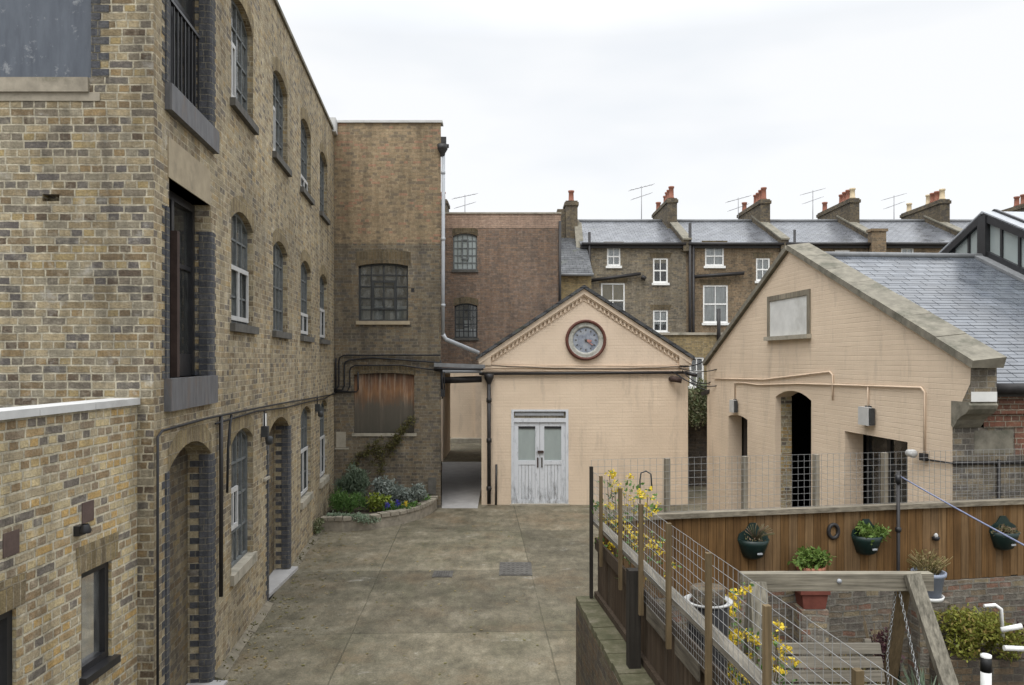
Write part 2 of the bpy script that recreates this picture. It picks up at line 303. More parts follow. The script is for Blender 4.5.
M['red_hand'] = plain('faded_red_hand', (.42, .20, .17), .6, .2, 9)
M['blackpaint'] = plain('black_paint', (.015, .015, .015), .5, .2, 9)
M['blue_board'] = plain('slate_blue_board', (.085, .098, .12), .6, .12, 2.2, stretch=(4, 4, .8), dark=(.045, .05, .06), amt=.6)

def special():
    s = NT('chipped_blue_board'); n = s.noise(s.mapping('Object', (4, 4, .8)), 2.2, 6, .65); k = s.noise(s.mapping('Object'), 5.5, 7, .75)
    c = s.ramp(n.outputs[0], [(.3, (.065, .075, .095)), (.7, (.105, .12, .145))]); c = s.mix(c, (.33, .34, .35), s.ramp(k.outputs[0], [(.57, G(0)), (.64, G(.5))]))
    M['blue_board'] = s.done(c, .6, s.bump(k.outputs[0], .1, .01), .3)
    # boarded opening: rusty orange plywood above, damp grey board below
    s = NT('stained_plywood'); o = s.mapping('Object'); sp = s.n('ShaderNodeSeparateXYZ'); s.l(o, sp.inputs[0])
    n = s.noise(s.mapping('Object', (4, 4, .9)), 1.4, 6, .65)
    z = s.math('ADD', sp.outputs[2], s.math('MULTIPLY', s.math('SUBTRACT', n.outputs[0], .5), 1.0))
    t = s.math('DIVIDE', s.math('SUBTRACT', z, 1.92), 1.55)
    c = s.ramp(t, [(0, (.07, .064, .05)), (.44, (.095, .082, .064)), (.56, (.14, .088, .055)), (.70, (.22, .115, .058)), (.86, (.13, .07, .042)), (1, (.06, .04, .03))])
    st = s.noise(s.mapping('Object', (9, 9, .5)), 1.2, 5, .7)
    c = s.mix(c, (.42, .34, .26), s.math('MULTIPLY', s.ramp(st.outputs[0], [(.50, G(0)), (.68, G(.6))]), s.ramp(t, [(.4, G(.15)), (.62, G(1))])))
    M['plywood'] = s.done(c, .75, s.bump(n.outputs[0], .2, .01), .3)
    # peeling white paint over grey timber
    s = NT('peeling_white_paint'); o = s.mapping('Object', (9, 9, 2.4)); n = s.noise(o, 1.1, 9, .78)
    sp = s.n('ShaderNodeSeparateXYZ'); s.l(s.mapping('Object'), sp.inputs[0])
    low = s.math('MULTIPLY', s.math('SUBTRACT', .55, sp.outputs[2]), .16)
    f = s.math('ADD', n.outputs[0], s.math('MAXIMUM', low, -.03))
    c = s.ramp(f, [(.50, (.58, .60, .63)), (.60, (.44, .46, .49)), (.70, (.20, .195, .185))])
    M['peeling'] = s.done(c, .7, s.bump(n.outputs[0], .3, .006), .3)
    # clock dial
    s = NT('worn_clock_dial'); n = s.noise(s.mapping('Object'), 7, 7, .7)
    c = s.ramp(n.outputs[0], [(.34, (.15, .165, .20)), (.5, (.25, .275, .325)), (.6, (.33, .35, .38)), (.68, (.17, .18, .18))])
    M['dial'] = s.done(c, .6, s.bump(n.outputs[0], .3, .01), .3)
    s = NT('worn_dial_rim'); n = s.noise(s.mapping('Object'), 6, 7, .7)
    c = s.ramp(n.outputs[0], [(.34, (.17, .17, .145)), (.47, (.36, .36, .32)), (.58, (.46, .45, .41)), (.66, (.15, .14, .12))])
    M['dialrim'] = s.done(c, .7, s.bump(n.outputs[0], .3, .01), .3)
    # courtyard concrete with slabs, moss, damp
    s = NT('courtyard_concrete'); o = s.mapping('Object')
    a = s.noise(o, .33, 7, .62); b = s.noise(o, 1.6, 8, .72); d = s.noise(o, 38, 4, .7); e = s.noise(s.mapping('Object', (1, .45, 1), (5, 2, 0)), .8, 8, .7)
    c = s.ramp(b.outputs[0], [(.30, (.07, .062, .042)), (.44, (.13, .116, .083)), (.58, (.185, .166, .124)), (.74, (.27, .248, .20))])
    c = s.mix(c, s.ramp(a.outputs[0], [(.32, (.70, .70, .66)), (.66, (1.15, 1.12, 1.06))]), 1., 'MULTIPLY')
    c = s.mix(c, (.075, .078, .038), s.ramp(e.outputs[0], [(.50, G(0)), (.68, G(.36))]))
    rd = s.noise(s.mapping('Object', (1, 1, 1), (11, 4, 0)), .55, 7, .7)
    c = s.mix(c, (.16, .112, .065), s.ramp(rd.outputs[0], [(.50, G(0)), (.68, G(.6))]))
    pale = s.noise(s.mapping('Object', (1, 1.6, 1), (2, 7, 0)), 1.1, 9, .78)
    c = s.mix(c, (.40, .385, .335), s.ramp(pale.outputs[0], [(.59, G(0)), (.70, G(.6))]))
    c = s.mix(c, s.ramp(d.outputs[0], [(.28, G(.70)), (.72, G(1.28))]), 1., 'MULTIPLY')
    d2 = s.noise(s.mapping('Object', (1, .5, 1)), 7, 7, .75); c = s.mix(c, s.ramp(d2.outputs[0], [(.32, G(.66)), (.68, G(1.24))]), 1., 'MULTIPLY')
    pb2 = s.n('ShaderNodeTexVoronoi'); pb2.inputs['Scale'].default_value = 26; s.l(o, pb2.inputs['Vector']); c = s.mix(c, (.42, .39, .33), s.ramp(pb2.outputs['Distance'], [(.08, G(.25)), (.14, G(0))]))
    uv = s.mapping('Object', (1, 1, 1), (1.72, -1.25, 0), (0, 0, -.045))
    bk = s.n('ShaderNodeTexBrick'); s.l(s.mix(uv, s.noise(o, 1.2, 5).outputs['Color'], .04), bk.inputs['Vector'])
    for k, v in (('Scale', 1), ('Brick Width', 2.6), ('Row Height', 3.1), ('Mortar Size', .012), ('Mortar Smooth', .6), ('Bias', 0)): bk.inputs[k].default_value = v
    bk.offset = 0; bk.squash = 1
    bk.inputs['Color1'].default_value = (*G(.74), 1); bk.inputs['Color2'].default_value = (*G(1.2), 1); bk.inputs['Mortar'].default_value = (*G(.98), 1)
    c = s.mix(c, bk.outputs['Color'], .8, 'MULTIPLY')
    c = s.mix(c, (.06, .056, .035), s.math('MULTIPLY', bk.outputs['Fac'], s.ramp(b.outputs[0], [(.35, G(.95)), (.6, G(.4))])))
    wv = s.n('ShaderNodeTexVoronoi'); wv.feature = 'DISTANCE_TO_EDGE'; wv.inputs['Scale'].default_value = .55
    s.l(s.mix(o, b.outputs['Color'], .22), wv.inputs['Vector'])
    crk = s.ramp(wv.outputs[0], [(0, G(1)), (.005, G(0))])
    crk = s.math('MULTIPLY', crk, s.ramp(e.outputs[0], [(.50, G(0)), (.60, G(1))]))
    c = s.mix(c, (.07, .065, .04), s.math('MULTIPLY', crk, .4))
    h = s.math('SUBTRACT', s.math('ADD', s.math('MULTIPLY', b.outputs[0], 1.5), d.outputs[0]), s.math('ADD', bk.outputs['Fac'], s.math('MULTIPLY', crk, .6)))
    M['yard'] = s.done(c, s.ramp(b.outputs[0], [(.3, G(.62)), (.6, G(.92))]), s.bump(h, .5, .015), .3)
    s = NT('mossy_wall_top'); o = s.mapping('Object'); b = s.noise(o, 5, 8, .72)
    c = s.ramp(b.outputs[0], [(.3, (.055, .058, .032)), (.5, (.10, .095, .058)), (.64, (.16, .145, .105)), (.76, (.34, .33, .30))])
    M['mossy'] = s.done(c, .95, s.bump(b.outputs[0], .8, .02), .2)
special()
GREEN = lambda *a: leaf(*a)
M['lf_rosemary'] = leaf('rosemary_leaf', [(.101, .135, .088), (.162, .209, .142), (.074, .115, .068), (.216, .257, .189)])
M['lf_green'] = leaf('fresh_green_leaf', [(.068, .149, .034), (.115, .216, .054), (.054, .115, .027), (.162, .257, .081)])
M['lf_fresh'] = leaf('bright_leaf', [(.10, .17, .035), (.15, .23, .05), (.07, .12, .025), (.20, .26, .07)])
M['lf_spir'] = leaf('spiraea_leaf', [(.17, .19, .03), (.24, .24, .045), (.11, .13, .02), (.25, .18, .055)])
M['lf_lime'] = leaf('lime_leaf', [(.192, .264, .036), (.264, .312, .048), (.132, .192, .030), (.228, .240, .060)])
M['lf_grey'] = leaf('silver_leaf', [(.192, .222, .192), (.276, .312, .282), (.144, .174, .150), (.336, .360, .324)])
M['lf_pale'] = leaf('pale_trailing_leaf', [(.22, .29, .20), (.30, .37, .27), (.16, .22, .14)])
M['lf_ivy'] = leaf('ivy_leaf', [(.09, .12, .06), (.13, .155, .075), (.18, .19, .11), (.25, .23, .15)])
M['lf_vine'] = leaf('creeper_leaf', [(.09, .10, .03), (.13, .11, .04), (.07, .07, .03), (.16, .15, .05)])
M['lf_yellow'] = leaf('yellow_blossom', [(.62, .46, .035), (.72, .56, .06), (.55, .40, .03)])
M['lf_dry'] = leaf('dry_stalk', [(.22, .17, .07), (.28, .22, .11), (.15, .13, .05), (.18, .17, .06)])
M['lf_purple'] = leaf('purple_leaf', [(.05, .022, .026), (.075, .03, .035), (.035, .02, .02)])
M['lf_bluefl'] = leaf('blue_petal', [(.07, .06, .38), (.10, .09, .48), (.05, .04, .28)])
M['lf_succ'] = leaf('succulent_leaf', [(.16, .14, .07), (.22, .17, .11), (.11, .12, .05), (.25, .16, .12)])
M['stem'] = plain('woody_stem', (.10, .075, .045), .9, .3, 12)

# ------------------------------------------------------------------ geometry helpers
class Frame:
    """a wall plane: O its foot, U along it, N out of it"""
    def __init__(s, O, U, N=None):
        s.O = Vector(O); s.U = Vector(U).normalized(); s.N = Vector(N).normalized()
    def __call__(s, t, z, d=0.): return s.O + s.U * t + s.N * d + Vector((0, 0, z))
class MB:
    def __init__(s): s.v = []; s.f = []; s.sm = []
    def face(s, pts, sm=False):
        i = len(s.v); s.v += [Vector(p) for p in pts]; s.f.append(tuple(range(i, i + len(pts)))); s.sm.append(sm); return s
    def hexa(s, p):
        i = len(s.v); s.v += [Vector(q) for q in p]
        for f in ((3, 2, 1, 0), (4, 5, 6, 7), (0, 1, 5, 4), (1, 2, 6, 5), (2, 3, 7, 6), (3, 0, 4, 7)):
            s.f.append(tuple(i + k for k in f)); s.sm.append(False)
        return s
    def box(s, x0, x1, y0, y1, z0, z1):
        return s.hexa([(x0, y0, z0), (x1, y0, z0), (x1, y1, z0), (x0, y1, z0), (x0, y0, z1), (x1, y0, z1), (x1, y1, z1), (x0, y1, z1)])
    def fbox(s, fr, t0, t1, z0, z1, d0, d1):
        return s.hexa([fr(t0, z0, d0), fr(t1, z0, d0), fr(t1, z0, d1), fr(t0, z0, d1), fr(t0, z1, d0), fr(t1, z1, d0), fr(t1, z1, d1), fr(t0, z1, d1)])
    def beam(s, a, b, w, h, up=(0, 0, 1)):
        a = Vector(a); b = Vector(b); d = (b - a).normalized(); u = Vector(up)
        if abs(d.dot(u)) > .98: u = Vector((0, 1, 0))
        x = d.cross(u).normalized(); y = x.cross(d)
        c = [(-w / 2, -h / 2), (w / 2, -h / 2), (w / 2, h / 2), (-w / 2, h / 2)]
        return s.hexa([a + x * i + y * j for i, j in c] + [b + x * i + y * j for i, j in c])
    def prism(s, poly, off):
        """a flat polygon given thickness"""
        off = Vector(off); p = [Vector(q) for q in poly]; n = len(p); i = len(s.v); s.v += p + [q + off for q in p]
        s.f.append(tuple(range(i, i + n))); s.f.append(tuple(range(i + 2 * n - 1, i + n - 1, -1))); s.sm += [False, False]
        for k in range(n):
            j = (k + 1) % n; s.f.append((i + k, i + j, i + n + j, i + n + k)); s.sm.append(False)
        return s
    def tube(s, pts, r, n=8, cap=True):
        pts = [Vector(p) for p in pts]; i0 = len(s.v); prev = None
        for k, p in enumerate(pts):
            d = ((pts[min(k + 1, len(pts) - 1)] - pts[max(k - 1, 0)])).normalized()
            if prev is None:
                u = Vector((0, 0, 1)) if abs(d.z) < .9 else Vector((1, 0, 0))
                x = d.cross(u).normalized()
            else: x = (prev - d * prev.dot(d)).normalized()
            prev = x; y = d.cross(x); rr = r[k] if isinstance(r, (list, tuple)) else r
            s.v += [p + (x * math.cos(2 * math.pi * q / n) + y * math.sin(2 * math.pi * q / n)) * rr for q in range(n)]
        for k in range(len(pts) - 1):
            for q in range(n):
                a = i0 + k * n + q; b = i0 + k * n + (q + 1) % n
                s.f.append((a, b, b + n, a + n)); s.sm.append(True)
        if cap:
            s.f.append(tuple(range(i0 + n - 1, i0 - 1, -1))); e = i0 + (len(pts) - 1) * n; s.f.append(tuple(range(e, e + n))); s.sm += [False, False]
        return s
    def lathe(s, prof, c, n=20, axis=None, a0=0., a1=2 * math.pi):
        """profile (radius, height) turned about c; axis = (X, Y, Z) basis"""
        c = Vector(c); X, Y, Z = axis or (Vector((1, 0, 0)), Vector((0, 1, 0)), Vector((0, 0, 1))); i0 = len(s.v); full = abs(a1 - a0 - 2 * math.pi) < 1e-6; m = n if full else n + 1
        for r, h in prof:
            s.v += [c + (X * math.cos(a0 + (a1 - a0) * q / n) + Y * math.sin(a0 + (a1 - a0) * q / n)) * r + Z * h for q in range(m)]
        for k in range(len(prof) - 1):
            for q in range(n):
                a = i0 + k * m + q; b = i0 + k * m + (q + 1) % m; s.f.append((a, b, b + m, a + m)); s.sm.append(True)
        return s
    def wall(s, fr, outer, holes=(), depth=.2, d0=0.):
        """a wall face with holes in it and the holes' reveals going in by depth"""
        loops = [outer] + list(holes)
        tris = tessellate_polygon([[Vector((t, z, 0)) for t, z in lp] for lp in loops])
        flat = [q for lp in loops for q in lp]
        for tr in tris:
            p = [fr(*flat[i], d0) for i in tr]
            n = (p[1] - p[0]).cross(p[2] - p[0])
            if n.length < 1e-9: continue
            if n.dot(fr.N) < 0: p.reverse()
            s.face(p)
        for lp in holes:
            for k in range(len(lp)):
                a, b = lp[k], lp[(k + 1) % len(lp)]
                s.face([fr(*a, d0), fr(*b, d0), fr(*b, d0 - depth), fr(*a, d0 - depth)])
        return s
    def build(s, name, mat, parent=None, origin=None, label=None):
        me = bpy.data.meshes.new(name)
        off = WORLD[parent.name] if parent is not None else Vector(origin or (0, 0, 0))
        me.from_pydata([tuple(v - off) for v in s.v], [], s.f)
        uv = me.uv_layers.new(name='UVMap')
        me.polygons.foreach_set('use_smooth', s.sm)
        for p in me.polygons:
            n = p.normal; h = Vector((n.x, n.y, 0))
            if h.length > .25:
                t = Vector((-n.y, n.x, 0)).normalized(); b = n.cross(t)
                if b.z < 0: b = -b
            else: t = Vector((1, 0, 0)); b = Vector((0, 1, 0))
            for li in p.loop_indices:
                v = s.v[me.loops[li].vertex_index]; uv.data[li].uv = (v.dot(t), v.dot(b))
        me.materials.append(M[mat] if isinstance(mat, str) else mat); me.update()
        o = bpy.data.objects.new(name, me); COL.objects.link(o)
        if parent is not None: o.parent = parent; WORLD[o.name] = off
        else: o.location = off; WORLD[o.name] = off
        if label: o['label'] = label
        return o
WORLD = {}
def thing(name, label, cat, loc=(0, 0, 0), group=None):
    o = bpy.data.objects.new(name, None); COL.objects.link(o); o.location = loc; o.empty_display_size = .2; WORLD[o.name] = Vector(loc)
    return tag(o, label, cat, group)
def tag(o, label, cat, group=None):
    o['label'] = label; o['category'] = cat
    if group: o['group'] = group
    return o
def struct(o, kind='structure'): o['kind'] = kind; return o
def copy_part(o, shift, parent):
    c = o.copy(); COL.objects.link(c); c.parent = parent; c.location = o.location + Vector(shift); WORLD[c.name] = WORLD[o.name]
    for ch in list(o.children):
        d = ch.copy(); COL.objects.link(d); d.parent = c
    return c
def at(u, v, Y): return Vector(((u - 512) / F * Y, Y, CAMZ + (360 - v) / F * Y))
def arch(t0, t1, z0, zs, rise, n=8):
    p = [(t0, z0), (t1, z0)]
    if rise < 1e-4: return p + [(t1, zs), (t0, zs)]
    c = (t1 - t0) / 2; r = (c * c + rise * rise) / (2 * rise); a = math.asin(min(1, c / r)); cz = zs + rise - r; m = (t0 + t1) / 2
    return p + [(m + r * math.sin(a - 2 * a * k / n), cz + r * math.cos(a - 2 * a * k / n)) for k in range(n + 1)]
def arch_top(t, t0, t1, zs, rise):
    if rise < 1e-4: return zs
    c = (t1 - t0) / 2; r = (c * c + rise * rise) / (2 * rise); m = (t0 + t1) / 2; return zs + rise - r + math.sqrt(max(0, r * r - (t - m) ** 2))

def grid_window(fr, parent, t0, t1, z0, zs, rise, cols, rows, depth, mat='frame_grey', bar=.028, fw=.045, pane='glass', white=None, sill=None, backing=None, casement=None):
    """metal window of many panes: frame and bars, one pane sheet, sill, and what hangs behind the glass"""
    f = MB(); d0, d1 = -depth, -depth + .05
    f.fbox(fr, t0, t0 + fw, z0, zs, d0, d1); f.fbox(fr, t1 - fw, t1, z0, zs, d0, d1); f.fbox(fr, t0 + fw, t1 - fw, z0, z0 + fw, d0, d1)
    lp = arch(t0, t1, z0, zs, rise)[2:]
    for a, b in zip(lp, lp[1:]): f.hexa([fr(a[0], a[1] - fw, d0), fr(b[0], b[1] - fw, d0), fr(b[0], b[1] - fw, d1), fr(a[0], a[1] - fw, d1), fr(*a, d0), fr(*b, d0), fr(*b, d1), fr(*a, d1)])
    for k in range(1, cols):
        t = t0 + (t1 - t0) * k / cols; f.fbox(fr, t - bar / 2, t + bar / 2, z0 + fw, arch_top(t, t0, t1, zs, rise) - fw * .8, d0 + .008, d1 - .006)
    for k in range(1, rows):
        z = z0 + (zs + rise - z0) * k / rows
        if z < zs + rise * .3: f.fbox(fr, t0 + fw, t1 - fw, z - bar / 2, z + bar / 2, d0 + .012, d1 - .010)
    if casement:
        a, b, c, d = casement
        for q in ((a, a + .05, c, d), (b - .05, b, c, d), (a + .05, b - .05, c, c + .05), (a + .05, b - .05, d - .05, d)): f.fbox(fr, *q, d1, d1 + .02)
    win = f.build('window', mat, parent)
    MB().face([fr(a, b, d0 + .02) for a, b in arch(t0 + .01, t1 - .01, z0 + .01, zs - .01, rise)]).build('pane', pane, win)
    if white:
        g = MB(); wt0, wt1, wz0, wz1 = white
        for q in ((wt0, wt0 + .04, wz0, wz1), (wt1 - .04, wt1, wz0, wz1), (wt0 + .04, wt1 - .04, wz0, wz0 + .06), (wt0 + .04, wt1 - .04, wz1 - .06, wz1), ((wt0 + wt1) / 2 - .025, (wt0 + wt1) / 2 + .025, wz0 + .06, wz1 - .06)): g.fbox(fr, *q, d1 + .002, d1 + .03)
        g.build('sash', 'lamp_white', win)
        MB().fbox(fr, wt0 + .02, wt1 - .02, wz0 + .02, wz1 - .02, d0 - .012, d0 - .004).build('blind', 'curtain', win)
    if backing:
        bz0, bz1, bm = backing
        MB().fbox(fr, t0 + .05, t1 - .05, bz0, bz1, d0 - .035, d0 - .025).build('blind', bm, win)
    if sill:
        sm, ov, h, pr = sill
        MB().fbox(fr, t0 - ov, t1 + ov, z0 - h, z0 + .004, -depth + .05, pr).build('sill', sm, win)
    return win

def sash_window(fr, parent, t0, t1, z0, z1, depth=.09, cols=2, curtain=None, blind=None, open_dark=False, halves=True):
    f = MB(); d0, d1 = -depth, -depth + .06; w = .07
    for q in ((t0, t0 + w, z0, z1), (t1 - w, t1, z0, z1), (t0 + w, t1 - w, z1 - w, z1), (t0 + w, t1 - w, z0, z0 + w * 1.2)): f.fbox(fr, *q, d0, d1)
    zm = (z0 + z1) / 2
    if halves: f.fbox(fr, t0 + w, t1 - w, zm - .03, zm + .03, d0 + .01, d1 - .005)
    for k in range(1, cols):
        t = t0 + (t1 - t0) * k / cols; f.fbox(fr, t - .018, t + .018, z0 + w * 1.2, z1 - w, d0 + .015, d1 - .012)
    win = f.build('window', 'white_paint', parent)
    MB().face([fr(t0 + w, z0 + w, d0 + .025), fr(t1 - w, z0 + w, d0 + .025), fr(t1 - w, z1 - w, d0 + .025), fr(t0 + w, z1 - w, d0 + .025)]).build('pane', 'glass', win)
    MB().fbox(fr, t0 - .06, t1 + .06, z0 - .10, z0 + .003, -depth + .06, .06).build('sill', 'white_paint', win)
    if curtain: MB().fbox(fr, t0 + w, t1 - w, z0 + (z1 - z0) * curtain[0], z0 + (z1 - z0) * curtain[1], d0 - .02, d0 - .012).build('curtain', 'curtain', win)
    if blind: MB().fbox(fr, t0 + w, t1 - w, z0 + (z1 - z0) * blind[0], z0 + (z1 - z0) * blind[1], d0 - .011, d0 - .004).build('blind', 'blind_tan', win)
    return win

def leaves(mb, c, rad, n, size, up=0., thin=.5, shell=.35, rnd=R, floor=None):
    """leaf-sized faces spread through an uneven volume"""
    c = Vector(c); lobes = [(Vector((rnd.uniform(-.55, .55), rnd.uniform(-.55, .55), rnd.uniform(-.45, .5))), rnd.uniform(.38, .7)) for _ in range(7)]
    for _ in range(n):
        lc, lr = rnd.choice(lobes)
        d = Vector((rnd.gauss(0, 1), rnd.gauss(0, 1), rnd.gauss(0, 1))).normalized() * (lr * (shell + (1 - shell) * rnd.random()))
        q = lc + d; p = c + Vector((q.x * rad[0], q.y * rad[1], q.z * rad[2]))
        if floor is not None and p.z < floor: p.z = floor + rnd.random() * .05
        a = Vector((rnd.gauss(0, 1), rnd.gauss(0, 1), rnd.gauss(0, 1) + up)).normalized(); b = a.orthogonal().normalized()
        b = (b * math.cos(k := rnd.uniform(0, 6.28)) + a.cross(b) * math.sin(k)); s_ = size * rnd.uniform(.6, 1.4)
        mb.face([p - b * s_ * thin * .15, p + a * s_ * .5 - b * s_ * thin * .5, p + a * s_, p + a * s_ * .5 + b * s_ * thin * .5])
    return mb
def blades(mb, c, r, n, h, w, lean=.4, rnd=R, ry=None):
    c = Vector(c)
    for _ in range(n):
        a = rnd.uniform(0, 6.28); q = math.sqrt(rnd.random())
        p = c + Vector((math.cos(a) * r * q, math.sin(a) * (ry or r) * q, 0)); hh = h * rnd.uniform(.6, 1.1) * (1.05 - .45 * q * q)
        d = Vector((math.cos(a) * lean * q + rnd.gauss(0, .18), math.sin(a) * lean * q + rnd.gauss(0, .18), 1)).normalized()
        s_ = Vector((rnd.gauss(0, 1), rnd.gauss(0, 1), 0)).normalized() * w
        m = p + d * hh * .55; e = p + d * hh + Vector((d.x, d.y, 0)) * hh * .25
        mb.face([p - s_ * .6, p + s_ * .6, m + s_]); mb.face([p - s_ * .6, m + s_, e, m - s_])
    return mb
def drape(a, b, sag, n=10):
    a = Vector(a); b = Vector(b); return [a.lerp(b, k / n) - Vector((0, 0, sag * 4 * (k / n) * (1 - k / n))) for k in range(n + 1)]

# ================================================================== THE SETTING
yard = MB().face([(-60, -25, 0), (60, -25, 0), (60, 110, 0), (-60, 110, 0)]).build('courtyard_ground', 'yard'); struct(yard)
far_g = MB().face([(-900, -900, -.02), (900, -900, -.02), (900, 1500, -.02), (-900, 1500, -.02)]).build('terrain', 'concrete'); struct(far_g)
# ramp up the passage, landing behind it
rm = MB().hexa([(-1.80, 20.0, -.1), (-.88, 20.0, -.1), (-.88, 26.6, -.1), (-2.38, 26.6, -.1), (-1.80, 20.0, .012), (-.88, 20.0, .012), (-.88, 26.6, .33), (-2.38, 26.6, .33)]).build('path_ramp', 'ramp'); struct(rm)
ld = MB().box(-6, 1.2, 26.6, 33.2, -.1, .34).build('path_landing', 'yard'); struct(ld)
sl = MB()
sl.box(-4.9, -3.88, 12.28, 14.18, -.05, .055)
struct(sl.build('pavement_step', 'ramp'))
struct(MB().box(-4.3, -3.35, 7.72, 9.2, -.05, .03).build('pavement_slab', 'ramp'))

# ================================================================== LEFT WAREHOUSE
FAC = Frame((-3.35, 7.3, 0), (-.0956, .9954, 0), (.9954, .0956, 0)); FL = 12.85; TOPZ = 9.62
FRT = Frame((-3.35, 7.3, 0), (-1, 0, 0), (0, -1, 0))
wh = thing('brick_warehouse', 'three-storey yellow brick warehouse with arched windows and blue brick loading doorways', 'building', (-3.35, 7.3, 0))
WT = [(2.77, 3.97), (5.35, 6.57), (7.92, 9.14), (10.40, 11.60)]
holes = []
for a, b in WT: holes += [arch(a, b, 4.27, 5.63, .17), arch(a, b, 7.16, 8.46, .17)]
for a, b in (WT[0], WT[2], WT[3]): holes.append(arch(a, b, 1.03, 2.70, .17))
holes.append(arch(5.0, 6.72, .0, 2.62, .22))                # bricked door recess
holes += [arch(.42, 1.85, .0, 2.72, .22), arch(.42, 1.85, 3.62, 5.60, 0), arch(.42, 1.85, 6.50, 9.0, 0)]
wb = MB().wall(FAC, [(0, 0), (FL, 0), (FL, TOPZ), (0, TOPZ)], holes, .26)
wb.build('wall', 'stock_side', wh)
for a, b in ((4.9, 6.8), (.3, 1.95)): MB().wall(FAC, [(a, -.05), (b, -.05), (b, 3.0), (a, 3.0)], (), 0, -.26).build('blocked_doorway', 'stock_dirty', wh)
fb = MB().wall(FRT, [(0, 0), (7, 0), (7, TOPZ), (0, TOPZ)], [[(.585, 6.44), (2.9, 6.44), (2.9, 8.9), (.585, 8.9)], [(.88, 5.285), (1.04, 5.285), (1.04, 5.35), (.88, 5.35)]], .10)
fb.wall(FRT, [(.8, 5.2), (1.1, 5.2), (1.1, 5.4), (.8, 5.4)], (), 0, -.10)
fb.build('end_wall', 'stock', wh)
# hidden sides, floors and roof close the building
MB().wall(Frame((-10.3, 7.4, 0), (0, 1, 0), (1, 0, 0)), [(0, 0), (12.7, 0), (12.7, TOPZ), (0, TOPZ)]).wall(Frame((-10.3, 20.0, 0), (1, 0, 0), (0, -1, 0)), [(0, 0), (5.6, 0), (5.6, TOPZ), (0, TOPZ)]).build('inner_wall', 'in_wall', wh)
MB().prism([(-3.6, 7.4, 9.4), (-4.85, 20.0, 9.4), (-10.2, 20.0, 9.4), (-10.2, 7.4, 9.4)], (0, 0, .08)).build('roof', 'concrete', wh)
MB().prism([(-3.75, 7.5, 3.3), (-5.0, 20.0, 3.3), (-10.2, 20.0, 3.3), (-10.2, 7.5, 3.3)], (0, 0, .1)).build('floor_slab', 'in_wall', wh)
MB().prism([(-3.75, 7.5, 6.25), (-5.0, 20.0, 6.25), (-10.2, 20.0, 6.25), (-10.2, 7.5, 6.25)], (0, 0, .1)).build('floor_slab', 'in_wall', wh)
MB().fbox(FAC, -.02, FL, TOPZ, TOPZ + .07, -.30, .04).fbox(FRT, .0, 7, TOPZ, TOPZ + .07, -.3, .04).build('parapet_coping', 'coping', wh)
MB().fbox(FAC, FL - .40, FL - .02, TOPZ - .05, TOPZ + .30, -.35, .09).build('corner_block', 'lowcoping', wh)
# windows
sillk = ('darksill', .07, .10, .07)
for i, (a, b) in enumerate(WT):
    wl = (a + .06, b - .06, 4.33, 5.06) if i == 0 else ((a + .06, b - .06, 4.33, 4.75) if i in (2,) else ((a + .06, b - .06, 4.33, 5.0) if i == 3 else None))
    grid_window(FAC, wh, a, b, 4.27, 5.63, .17, 4, 4, .13, 'frame_grey', pane='glass_grey', white=wl, sill=sillk, backing=(4.4, 5.7, 'in_wall') if i == 1 else None)
    grid_window(FAC, wh, a, b, 7.16, 8.46, .17, 4, 4, .13, 'frame_grey', pane='glass_grey', sill=sillk, white=(a + .06, a + .42, 7.25, 8.0) if i in (0, 1) else ((a + .3, b - .06, 7.22, 7.5) if i == 2 else None))
for i in (0, 2, 3):
    a, b = WT[i]
    grid_window(FAC, wh, a, b, 1.03, 2.70, .17, 4, 4, .13, 'frame_grey', pane='glass_grey', white=(a + .06, a + .55, 1.55, 2.1) if i == 0 else (a + .06, b - .06, 1.09, 2.0), sill=('concrete', .05, .13, .05))
# window heads: a course of bricks on edge, proud of the wall by the thickness of the pointing
hd = MB()
def head(fr, mb, t0, t1, zs, rise, h, d=.004):
    lp = arch(t0 - .03, t1 + .03, 0, zs, rise)[2:]
    for a, b in zip(lp, lp[1:]): mb.face([fr(a[0], a[1], d), fr(b[0], b[1], d), fr(b[0], b[1] + h, d), fr(a[0], a[1] + h, d)])
hl_ = [(a, b, z, .17) for a, b in WT for z in (5.63, 8.46)] + [(a, b, 2.70 if a != 5.0 else 2.62, .17 if a not in (5.0, .42) else .22) for a, b in (WT[0], WT[2], WT[3], (5.0, 6.72), (.42, 1.85))]
for a, b, z, rr in hl_:
    hd = MB(); head(FAC, hd, a, b, z, rr, .22); hd.build('arch_brickwork', 'archbrick', wh)
# blue engineering brick quoins with rounded noses
def quoin(t, z0, z1, side, name='quoin'):
    q = MB(); r = .055
    # rounded nose of the jamb, proud of wall and reveal
    pr = [(.012, -.125), (-.016, -.125)] + [(.034 - .05 * math.cos(x), -.034 + .05 * math.sin(x)) for x in [j * math.pi / 12 for j in range(7)]] + [(.115, .016), (.115, -.01)]
    q.prism([FAC(t + side * u, z0, v) for u, v in pr], (0, 0, z1 - z0))
    z = z0; k = 0
    while z < z1 - .02:
        e = min(z + .071, z1)
        on = k % 2 == 0
        q.fbox(FAC, *sorted((t + side * .10, t + side * (.20 if on else .12))), z, e, -.02, .005)
        if on: q.fbox(FAC, *sorted((t - side * .004, t + side * .02)), z, e, -.235, -.11)
        else: q.fbox(FAC, *sorted((t - side * .004, t + side * .02)), z, e, -.135, -.11)
        z += .075; k += 1
    q.build(name, 'blue', wh)
for z0, z1 in ((.0, 2.70), (3.62, 5.30), (6.50, 9.0)):
    quoin(1.85, z0, z1, 1); quoin(.42, z0, z1, -1)
quoin(6.72, 0, 2.62, 1); quoin(5.0, 0, 2.62, -1)
